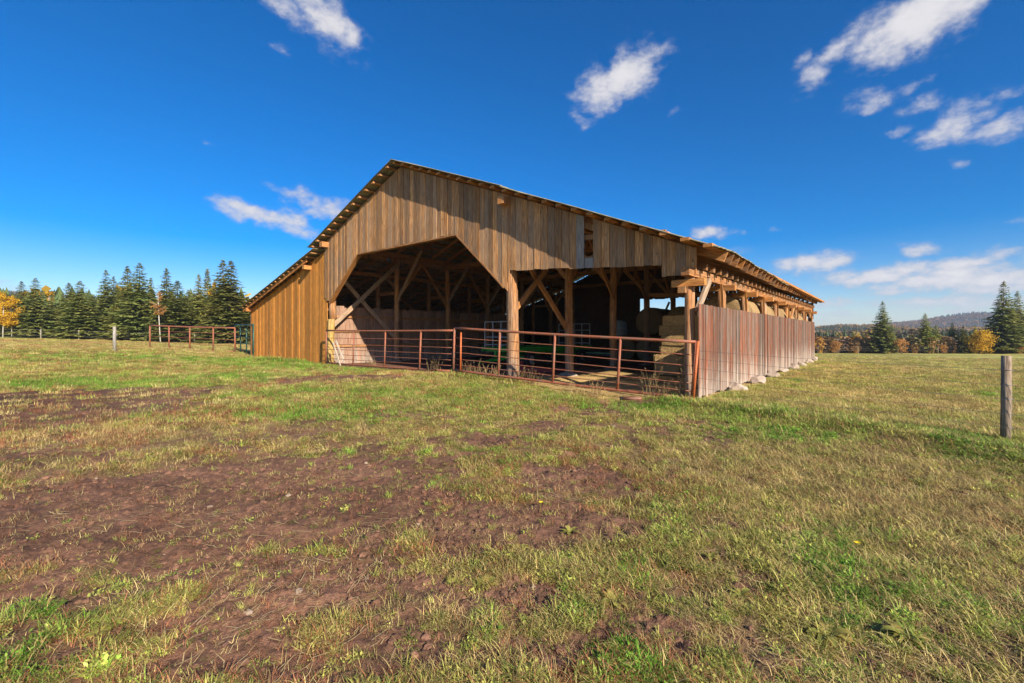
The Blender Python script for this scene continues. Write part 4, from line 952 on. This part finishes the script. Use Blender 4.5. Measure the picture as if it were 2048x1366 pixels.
def tuft(seed, n, h, spread, lie, w, rad):
    """n bent blades; lie 0 = upright, 1 = flat on the ground"""
    rs = random.Random(seed); V = []; Fc = []
    for k in range(n):
        a = rs.uniform(0, 6.28); r = rad * math.sqrt(rs.random()); p = Vector((r * math.cos(a), r * math.sin(a), 0)); an = rs.uniform(0, 6.28); L = h * rs.uniform(.5, 1.25)
        tl = lie * rs.uniform(.7, 1.1) + spread * rs.uniform(0, 1); tl = min(tl, 1.35)
        d = Vector((math.cos(an), math.sin(an), 0)); wd = Vector((-math.sin(an), math.cos(an), 0)) * w * rs.uniform(.7, 1.3) / 2
        q = p; ang = tl * .55; pts = [q]
        for i in range(3): q = q + (d * math.sin(ang) + Vector((0, 0, 1)) * math.cos(ang)) * L / 3; ang = min(ang + tl * .38, 1.75); q.z = max(q.z, .004); pts.append(q)
        b = len(V); V += [pts[0] - wd, pts[0] + wd, pts[1] - wd, pts[1] + wd, pts[2] - wd * .75, pts[2] + wd * .75, pts[3]]
        Fc += [(b, b + 1, b + 3, b + 2), (b + 2, b + 3, b + 5, b + 4), (b + 4, b + 5, b + 6)]
    return mk('tuft', V, Fc, M['grass'], None, link=False).data
def clover(seed, n, R):
    rs = random.Random(seed); V = []; Fc = []
    for k in range(n):
        a = rs.uniform(0, 6.28); r = R * math.sqrt(rs.random()); c = Vector((r * math.cos(a), r * math.sin(a), rs.uniform(.008, .035))); sz = rs.uniform(.006, .014)
        tx_ = Vector((rs.uniform(-1, 1), rs.uniform(-1, 1), rs.uniform(-.3, .5))).normalized(); ty2 = tx_.cross(Vector((rs.uniform(-.4, .4), rs.uniform(-.4, .4), 1))).normalized()
        b = len(V); V += [c - tx_ * sz, c + ty2 * sz * .6, c + tx_ * sz, c - ty2 * sz * .6]; Fc.append((b, b + 1, b + 2, b + 3))
    return mk('tuft', V, Fc, M['grass'], None, link=False).data
TUFTS = [tuft(1, 18, .075, 1.0, .8, .004, .045), tuft(2, 16, .06, 1.1, 1.0, .004, .045), tuft(3, 20, .09, .9, .7, .0045, .04), tuft(4, 16, .10, .5, 1.1, .003, .10), tuft(5, 14, .08, .6, 1.2, .003, .10), clover(6, 34, .06), clover(7, 26, .05)]
CLUMP = [tuft(11, 60, .10, .9, .5, .006, .24), tuft(12, 60, .08, 1.0, .6, .006, .26), tuft(13, 46, .13, .8, .5, .006, .2)]

def sample(n, r0, r1, power=1.0, half=64):
    u = RNG.random(n); r = r0 * (r1 / r0) ** (u ** power); th = np.radians(RNG.uniform(-half, half, n)); return r * np.sin(th), r * np.cos(th), r
def blade_tints(X, Y, kind, n):
    dirt, green, dry, ins, straw = zones(X, Y); k = RNG.random(n)
    pdry = np.clip(.50 + dry * .55 - green * .30 + dirt * .15, .05, .95); isdry = k < pdry
    gsat = np.clip(green + (fbm(X * 3.3, Y * 3.3, 2, 52) - .5) * 1.5 + RNG.normal(0, .2, n), 0, 1)[:, None]
    gc = np.array((.39, .37, .09))[None] * (1 - gsat) + np.array((.17, .33, .035))[None] * gsat
    j = RNG.random(n)[:, None]; dc = np.array((.60, .50, .19))[None] * (1 - j) + np.array((.42, .27, .11))[None] * j
    red = (RNG.random(n) < (.16 + .3 * (fbm(X * 1.1, Y * 1.1, 3, 77) > .56)) * (1.15 - sstep(X - .35 * Y, -.3, .9)))[:, None]
    dc = np.where(red, np.array((.36, .15, .07))[None], dc)
    c = np.where(isdry[:, None], dc, gc) * RNG.uniform(.42, 1.6, (n, 1)) * (.7 + .6 * fbm(X * 6, Y * 6, 2, 53))[:, None]; return c, isdry
def grass_layer(name, n, r0, r1, srcs, near):
    X, Y, r = sample(n, r0, r1, .85 if near else .8); dirt, green, dry, ins, straw = zones(X, Y); s, t = to_st(X, Y)
    if near: dirt = np.clip(dirt + sstep(fbm(X * 4, Y * 4, 3, 90, .7), .47, .66) * .75 * (1 - sstep(r, 8, 16)) * np.maximum(1 - sstep(X - .45 * Y, -.5, 1.0) * .7, .8 * (1 - sstep(Y, 2.8, 4))), 0, 1)
    keepp = np.clip(1.0 - dirt * 1.05, .09, 1) * np.where(green > .4, 1.0, .85) * np.clip(1 - straw, 0, 1)
    keep = (RNG.random(n) < keepp) & ~((s > -.25) & (s < 26.8) & (t > -.15) & (t < 23))
    X, Y, r = X[keep], Y[keep], r[keep]; n = len(X); Z = ground_z(X, Y) - .004
    c, isdry = blade_tints(X, Y, 0, n); _, green, dry, _, _ = zones(X, Y)
    if near:
        k = RNG.random(n); idx = np.where(isdry, np.where(k < .5, 3, 4), np.where(k < .28, 0, np.where(k < .55, 1, np.where(k < .72, 2, np.where(k < .87, 5, 6)))))
        sc_ = RNG.uniform(.35, 1.1, n) ** 1.2 * (1 + .5 * np.clip(r / 12, 0, 1)) * (1 - .35 * dirt[keep])
    else:
        idx = RNG.integers(0, 3, n); sc_ = RNG.uniform(.4, .85, n) * (1 + .8 * np.clip(r / 50, 0, 1))
    tall = np.exp(-(seg_dist(X, Y, BERM) / .6) ** 2); sc_ = sc_ * (1 + tall * .3)
    s, t = to_st(X, Y); sc_ = sc_ * (1 + .8 * ((t < 0) & (t > -1.4) & (s > -.5) & (s < 27)) * ((s > 17) | ((s < 8) & (s > 5))) * (fbm(X * 1.2, Y * 1.2, 2, 50) > .42))
    rot = np.stack([RNG.uniform(-.15, .15, n), RNG.uniform(-.15, .15, n), RNG.uniform(0, 6.28, n)], 1)
    tag(scatter(name, srcs, np.stack([X, Y, Z], 1), rot, np.stack([sc_, sc_, sc_ * RNG.uniform(.8, 1.2, n)], 1), idx, c), kind='stuff')
grass_layer('grass', 200000, 1.55, 15, TUFTS, True)
grass_layer('meadow_grass', 140000, 9, 85, CLUMP, False)

# straw litter lying on the mud and inside the barn
def litter():
    V = []; Fc = []; rs = random.Random(5); n = 5200
    X, Y, r = sample(n * 3, 1.7, 14, .9); dirt, _, dry, _, _ = zones(X, Y); w = (fbm(X * .6 + 3, Y * 1.3, 3, 60) > .55) & (RNG.random(n * 3) < .25 + dry * .6); X, Y = X[w][:n], Y[w][:n]
    s_ = RNG.uniform(.4, 6.2, 2600); t_ = RNG.uniform(-.4, 6.5, 2600); X = np.append(X, P0[0] - s_ * UX + t_ * DX); Y = np.append(Y, P0[1] - s_ * UY + t_ * DY)
    Z = ground_z(X, Y)
    a = fbm(X * .8, Y * .8, 2, 61) * 6 + RNG.normal(0, .5, len(X))
    for x, y, z, an in zip(X, Y, Z, a):
        L = rs.uniform(.05, .22); d = Vector((math.cos(an), math.sin(an), rs.uniform(-.05, .15))) * L / 2; wv = Vector((-math.sin(an), math.cos(an), 0)) * .0018 * (1 + math.hypot(x, y) / 6); p = Vector((x, y, z + .012)); bend = Vector((-math.sin(an), math.cos(an), .1)) * L * rs.uniform(-.2, .2)
        b = len(V); V += [p - d - wv, p - d + wv, p + bend - wv, p + bend + wv, p + d]; Fc += [(b, b + 1, b + 3, b + 2), (b + 2, b + 3, b + 4)]
    m, nt, bs = newmat('straw_litter'); bs.inputs['Base Color'].default_value = (.46, .33, .15, 1); bs.inputs['Roughness'].default_value = .7
    mk('straw_litter', V, Fc, m)['kind'] = 'stuff'
litter()

def clods():
    shapes = []
    for q in range(4):
        bm = bmesh.new(); bmesh.ops.create_icosphere(bm, subdivisions=2, radius=1); rs = random.Random(q)
        for v in bm.verts: v.co = Vector((v.co.x * rs.uniform(.8, 1.2), v.co.y * rs.uniform(.8, 1.2), v.co.z * .6)) * rs.uniform(.75, 1.15)
        me = bpy.data.meshes.new('clod'); bm.to_mesh(me); bm.free(); me.materials.append(M['clod']); shapes.append(me)
    X, Y, r = sample(60000, 1.6, 12, .9); d = zones(X, Y)[0]; cl = fbm(X * 2.2, Y * 2.2, 3, 95)
    k = (RNG.random(60000) < np.clip((cl - .42) * 3, .04, 1) * (.15 + .85 * d)) & (d > .15); X, Y, r = X[k], Y[k], r[k]; n = len(X)
    S = .004 + .016 * RNG.random(n) ** 3 * (1 + r / 8); st = RNG.random(n) < .012
    tint = np.where(st[:, None], np.array((.30, .22, .16)), SOIL[None] * RNG.uniform(.6, 1.35, (n, 1)))
    tag(scatter('soil_clods', shapes, np.stack([X, Y, ground_z(X, Y) + S * .1], 1), RNG.uniform(0, 6.28, (n, 3)) * [.05, .05, 1], np.stack([S, S * RNG.uniform(.7, 1.3, n), S], 1), RNG.integers(0, 4, n), tint), kind='stuff')
M['clod'] = leaf_mat('soil_clod', [(1, 1, 1), (.85, .85, .85)], rough=.95, transl=0, tint=True, scale=3)
clods()

# dry weeds by the gates
def weed_mesh(seed, H, n):
    rs = random.Random(seed); b = MB()
    for k in range(n):
        a = rs.uniform(0, 6.28); r = rs.uniform(0, .28); x, y = r * math.cos(a), r * math.sin(a); h = H * rs.uniform(.5, 1.1); lx, ly = rs.uniform(-.35, .35) * h, rs.uniform(-.35, .35) * h
        pts = [Vector((x, y, 0)), Vector((x + lx * .3, y + ly * .3, h * .5)), Vector((x + lx, y + ly, h))]; b.tube(pts, [.007, .005, .0025], 3, False)
        for q in range(16):
            u = rs.uniform(.35, 1.0); p = pts[0].lerp(pts[1], u * 2) if u < .5 else pts[1].lerp(pts[2], u * 2 - 1)
            d = Vector((rs.uniform(-1, 1), rs.uniform(-1, 1), rs.uniform(-.2, .9))).normalized() * rs.uniform(.02, .055); w = d.cross(Vector((0, 0, 1))).normalized() * .011
            b.add([p - w, p + w, p + d], [(0, 1, 2)])
    return b.build('weed', M['weed_tan'], None, link=False).data
WM = [weed_mesh(1, .55, 22), weed_mesh(2, .42, 18), weed_mesh(3, .75, 16)]
for (px, Y, k, lb) in ((942, 15.6, 0, 'dry weed clump left of the central log post'), (968, 15.2, 1, 'dry weed clump touching the central log post'), (990, 15.0, 0, 'brown weed clump before the second gate upright'), (1046, 14.6, 2, 'tall arching dry weeds right of the central log post'), (1066, 14.2, 0, 'dry weed clump under the second panel of the long gate'),
                       (1300, 11.4, 2, 'sprawling straw coloured weeds inside the right end of the long gate'), (1335, 11.3, 0, 'green brown weeds near the hay bales behind the gate'), (1360, 11.6, 2, 'weeds at the foot of the corner post'), (740, 21.0, 1, 'dry weeds in the middle of the left gate'), (870, 16.8, 0, 'thorny dry weed at the right end of the left gate'), (545, 26.3, 2, 'dry grass clump against the ochre wall, left'), (570, 25.6, 0, 'dry grass clump against the ochre wall, middle'), (605, 24.3, 1, 'dry grass clump against the ochre wall, right'), (1150, 12.4, 1, 'pale weeds before the middle of the long gate'), (1190, 12.0, 1, 'short weeds right of the worn track at the gate')):
    x = (px - 1024) / 910 * Y; o = bpy.data.objects.new('dry_weed', WM[k]); COL.objects.link(o); o.location = (x, Y, gz(x, Y) - .01); o.rotation_euler = (0, 0, random.uniform(0, 6)); o.scale = (1, 1, random.uniform(.8, 1.15)); tag(o, lb, 'dry weed', 'dry weeds around the gates')

# broad leaved rosettes in the foreground
def rosette(x, y, R, n, label, seed):
    rs = random.Random(seed); e = empty('leafy_weed', (x, y, gz(x, y)), 0, label=label, cat='weed', group='broad leaved weeds in the foreground')
    for k in range(n):
        an = 2 * math.pi * k / n * 1.618 + rs.uniform(-.3, .3); L = R * rs.uniform(.55, 1.1); w = L * rs.uniform(.16, .30); d = Vector((math.cos(an), math.sin(an), 0)); sd_ = Vector((-math.sin(an), math.cos(an), 0)); V = []; Fc = []
        hz = rs.uniform(.05, .35)
        for i in range(6):
            u = i / 5; c = d * L * (.08 + .92 * u) + Vector((0, 0, .01 + L * hz * math.sin(u * 2.4))); ww = w * math.sin(math.pi * min(.97, u * .85 + .1)) ** .8 / 1.4
            V += [c - sd_ * ww + Vector((0, 0, .25 * ww)), c, c + sd_ * ww + Vector((0, 0, .25 * ww * rs.uniform(.2, 1.6)))]
        for i in range(5):
            b = i * 3; Fc += [(b, b + 1, b + 4, b + 3), (b + 1, b + 2, b + 5, b + 4)]
        mk('leaf', V, Fc, M['weed_leaf'], e, True)
for i, (px, py, R, n, lb) in enumerate(((1035, 1098, .13, 13, 'pale yellow green rosette in the mud, centre foreground'), (970, 1168, .12, 14, 'yellow rosette below and left of the centre one'), (1228, 1200, .15, 13, 'leafy rosette with brown stalks, lower centre'), (1140, 1068, .12, 10, 'small spreading rosette right of centre'),
        (1655, 1275, .16, 16, 'large yellowing rosette, lower right foreground'), (1810, 1285, .14, 13, 'leafy rosette with an orange leaf, right foreground'), (1480, 1195, .12, 10, 'drooping rosette in the bare patch, right of centre'), (1420, 1120, .10, 9, 'flat rosette in the green patch'), (1900, 1120, .09, 8, 'small rosette with one yellow leaf, far right'), (905, 1170, .09, 9, 'small pale rosette left of the yellow one'), (196, 1278, .08, 12, 'fine green tuft lying in the mud at lower left'), (1340, 1118, .1, 9, 'yellow tipped rosette beside the bright grass'), (1560, 1240, .1, 10, 'ragged rosette between the two largest ones'))):
    Y = 1456.0 / (py - 668); rosette((px - 1024) / 910 * Y, Y, R * .72, n + 5, lb, 40 + i)
def flower(px, py, lb, seed):
    Y = 1456.0 / (py - 668); x = (px - 1024) / 910 * Y; e = empty('yellow_flower', (x, Y, gz(x, Y)), 0, label=lb, cat='flower'); rs = random.Random(seed)
    b = MB(); b.tube([(0, 0, 0), (.01, 0, .045), (.015, .005, .08)], .0025, 5); b.build('stem', M['weed_leaf'], e)
    b = MB()
    for k in range(16): a = k * 2.4; d = Vector((math.cos(a), math.sin(a), .35)) * .024; w = Vector((-math.sin(a), math.cos(a), 0)) * .006; p = Vector((.015, .005, .08)); b.add([p, p + d * .6 - w, p + d, p + d * .6 + w], [(0, 1, 2, 3)])
    b.build('petals', M['flower'], e)
flower(1079, 1020, 'small yellow dandelion in the brown weeds, centre', 1); flower(884, 853, 'small yellow dandelion in the grass left of the gate track', 2); flower(1712, 1108, 'yellow flower in the grass at the right', 3)

# ------------------------------------------------------------------ brush, forest strips, hills
def tiny_spruce(seed):
    rs = random.Random(seed); V = []; Fc = []
    for w in range(9):
        f = w / 9; z = .06 + f * .9; r = .2 * (1 - f) * rs.uniform(.8, 1.2) + .012; n = 7; ph = rs.uniform(0, 6)
        for k in range(n):
            a = ph + 6.28 * k / n; rr = r * rs.uniform(.7, 1.3); b = len(V)
            V += [(0, 0, z + .14), (rr * math.cos(a - .35), rr * math.sin(a - .35), z - .01), (rr * 1.15 * math.cos(a + .1), rr * 1.15 * math.sin(a + .1), z - .03), (rr * math.cos(a + .5), rr * math.sin(a + .5), z + .0)]; Fc += [(b, b + 1, b + 2), (b, b + 2, b + 3)]
    return mk('t', V, Fc, M['brush'], None, link=False).data
def tiny_round(seed, n=70, stems=False):
    rs = random.Random(seed); V = []; Fc = []
    for k in range(n):
        u, v, w_ = rs.gauss(0, 1), rs.gauss(0, 1), rs.gauss(0, 1); m_ = math.sqrt(u * u + v * v + w_ * w_); r = rs.uniform(.6, 1); p = Vector((u / m_ * .28 * r, v / m_ * .28 * r, .58 + w_ / m_ * .42 * r)); d = Vector([rs.uniform(-1, 1) for _ in range(3)]).normalized() * .075; w = d.cross(Vector((rs.uniform(-1, 1), .3, 1))).normalized() * .06
        b = len(V); V += [p - d, p + w, p + d, p - w]; Fc.append((b, b + 1, b + 2, b + 3))
    if stems:
        for k in range(40):
            a = rs.uniform(0, 6.28); r = rs.uniform(0, .3); x, y = r * math.cos(a), r * math.sin(a); b = len(V); V += [(x * .5 - .008, y * .5, 0), (x * .5 + .008, y * .5, 0), (x, y, rs.uniform(.5, 1.1))]; Fc.append((b, b + 1, b + 2))
    return mk('t', V, Fc, M['brush'], None, link=False).data
TS = [tiny_spruce(i) for i in range(4)] + [tiny_round(i) for i in range(4)] + [tiny_round(i + 20, 60, True) for i in range(3)]
def far_scatter(name, X, Y, Z, H, idx, col, wid=1.0):
    n = len(X); rot = np.stack([np.zeros(n), np.zeros(n), RNG.uniform(0, 6.28, n)], 1); w = H * wid * RNG.uniform(.8, 1.25, n)
    tag(scatter(name, TS, np.stack([X, Y, Z], 1), rot, np.stack([w, w, H], 1), idx, col), kind='stuff')
def pick(cols, n): 
    c = np.array(cols)[RNG.integers(0, len(cols), n)]; return c * RNG.uniform(.75, 1.25, (n, 1))
# brush belt at the edge of the right field
n = 900; X = RNG.uniform(46, 125, n); Y = RNG.uniform(83, 92, n) + (X > 200) * 0; k = RNG.integers(8, 11, n)
far_scatter('autumn_brush', X, Y, ground_z(X, Y) - .1, RNG.uniform(1.2, 3.4, n), k, pick([(.28, .18, .08), (.36, .20, .07), (.24, .20, .08), (.50, .26, .05), (.22, .15, .10)], n), 1.2)
# dark forest behind it and bare grey trees
n = 1300; Y = RNG.uniform(125, 240, n); X = Y * RNG.uniform(.60, 1.35, n); k = np.where(RNG.random(n) < .75, RNG.integers(0, 4, n), RNG.integers(4, 8, n))
col_ = np.where((k < 4)[:, None], pick([(.06, .09, .04), (.085, .11, .045), (.07, .09, .05)], n), pick([(.20, .15, .10), (.30, .20, .05), (.18, .15, .12)], n))
Zf = ground_z(X, Y); far_scatter('forest', X, Y, Zf - .2, RNG.uniform(3.6, 6.2, n) * (.75 + .25 * (X / Y)), k, col_, 1.15)
# forest behind the left trees
n = 700; Y = RNG.uniform(75, 150, n); X = Y * RNG.uniform(-1.3, -.5, n); k = np.where(RNG.random(n) < .99, RNG.integers(0, 4, n), RNG.integers(4, 8, n))
col_ = np.where((k < 4)[:, None], pick([(.09, .125, .04), (.11, .14, .045), (.08, .11, .045)], n), pick([(.5, .32, .04)], n))
far_scatter('forest', X, Y, ground_z(X, Y) - .2, RNG.uniform(6, 9.5, n), k, col_, 1.3)

def hill(name, az0, az1, Yfront, Ytop, Yback, prof, seed, n_trees, col_fn, tree_h, rows=26, cols=140):
    """ridge whose skyline height follows prof (tangent of azimuth -> height in metres)"""
    def hz(X, Y):
        ta = X / Y; top = np.interp(ta, [p[0] for p in prof], [p[1] for p in prof]); f = np.where(Y < Ytop, sstep(Y, Yfront, Ytop), 1 - .6 * sstep(Y, Ytop, Yback))
        return -4 + (top + 4) * f + (fbm(X * .012, Y * .012, 3, seed) - .5) * 3 * f
    ta, yy = np.meshgrid(np.linspace(az0, az1, cols), np.linspace(Yfront, Yback, rows)); X = (ta * yy).ravel(); Y = yy.ravel(); Z = hz(X, Y)
    V = np.stack([X, Y, Z], 1); Fc = [(i * cols + j, i * cols + j + 1, (i + 1) * cols + j + 1, (i + 1) * cols + j) for i in range(rows - 1) for j in range(cols - 1)]
    m, nt, bs = newmat(name + '_ground'); t = NT(nt); geo = t.n('ShaderNodeNewGeometry'); nn = t.noise(geo.outputs['Position'], .03, 5)
    t.l(t.mix(t.rng(nn, .4, .6), (.06, .06, .04), (.11, .085, .045)), bs.inputs['Base Color']); bs.inputs['Roughness'].default_value = 1
    o = mk(name, V, Fc, m, None, True); tag(o, kind='structure')
    Y = RNG.uniform(Yfront, Ytop + (Yback - Ytop) * .3, n_trees); X = Y * RNG.uniform(az0, az1, n_trees); Z = hz(X, Y); k, c = col_fn(X, Y, Z, n_trees)
    far_scatter('hill_forest', X, Y, Z - .5, RNG.uniform(.7, 1.2, n_trees) * tree_h, k, c, 1.1)
def cf_gold(X, Y, Z, n):
    nb = fbm(X * .010, Y * .02, 3, 70) + RNG.normal(0, .06, n); gold = nb > .49; k = np.where(gold, RNG.integers(4, 8, n), RNG.integers(0, 4, n))
    return k, np.where(gold[:, None], pick([(.46, .26, .06), (.52, .32, .07), (.28, .19, .10), (.34, .19, .08)], n), pick([(.055, .075, .045), (.07, .09, .05)], n))
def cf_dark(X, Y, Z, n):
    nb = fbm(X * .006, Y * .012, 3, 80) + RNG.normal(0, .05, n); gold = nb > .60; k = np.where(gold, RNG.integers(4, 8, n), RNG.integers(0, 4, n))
    return k, np.where(gold[:, None], pick([(.30, .17, .08), (.22, .14, .09)], n), pick([(.055, .08, .085), (.07, .095, .10)], n))  # blue cast of distance haze is mixed into the spruce colours
def pf(L, Y): return [((px - 1024) / 910, CAM_H + (668 - py) / 910 * Y) for px, py in L]
hill('near_hill', .55, 1.5, 260, 520, 700, pf([(1500, 676), (1620, 664), (1680, 659), (1760, 660), (1850, 664), (1950, 662), (2048, 660), (2400, 658)], 520), 5, 8000, cf_gold, 5.5)
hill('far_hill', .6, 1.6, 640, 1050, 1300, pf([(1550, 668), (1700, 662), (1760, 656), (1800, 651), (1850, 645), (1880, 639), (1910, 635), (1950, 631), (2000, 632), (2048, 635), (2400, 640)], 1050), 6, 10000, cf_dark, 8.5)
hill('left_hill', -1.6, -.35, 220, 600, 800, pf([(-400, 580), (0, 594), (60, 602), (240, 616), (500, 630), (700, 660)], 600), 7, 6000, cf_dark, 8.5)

# ------------------------------------------------------------------ the air
b = MB(); b.box(-2000, 2000, -2000, 2000, -9, 73); hz_ = b.build('haze', None); hz_['kind'] = 'stuff'
m = bpy.data.materials.new('haze'); m.use_nodes = True; m.node_tree.nodes.clear()
vo = m.node_tree.nodes.new('ShaderNodeOutputMaterial'); pv = m.node_tree.nodes.new('ShaderNodeVolumePrincipled')
pv.inputs['Color'].default_value = (.72, .84, 1.0, 1); pv.inputs['Density'].default_value = .00023; m.node_tree.links.new(pv.outputs[0], vo.inputs['Volume']); hz_.data.materials.append(m)
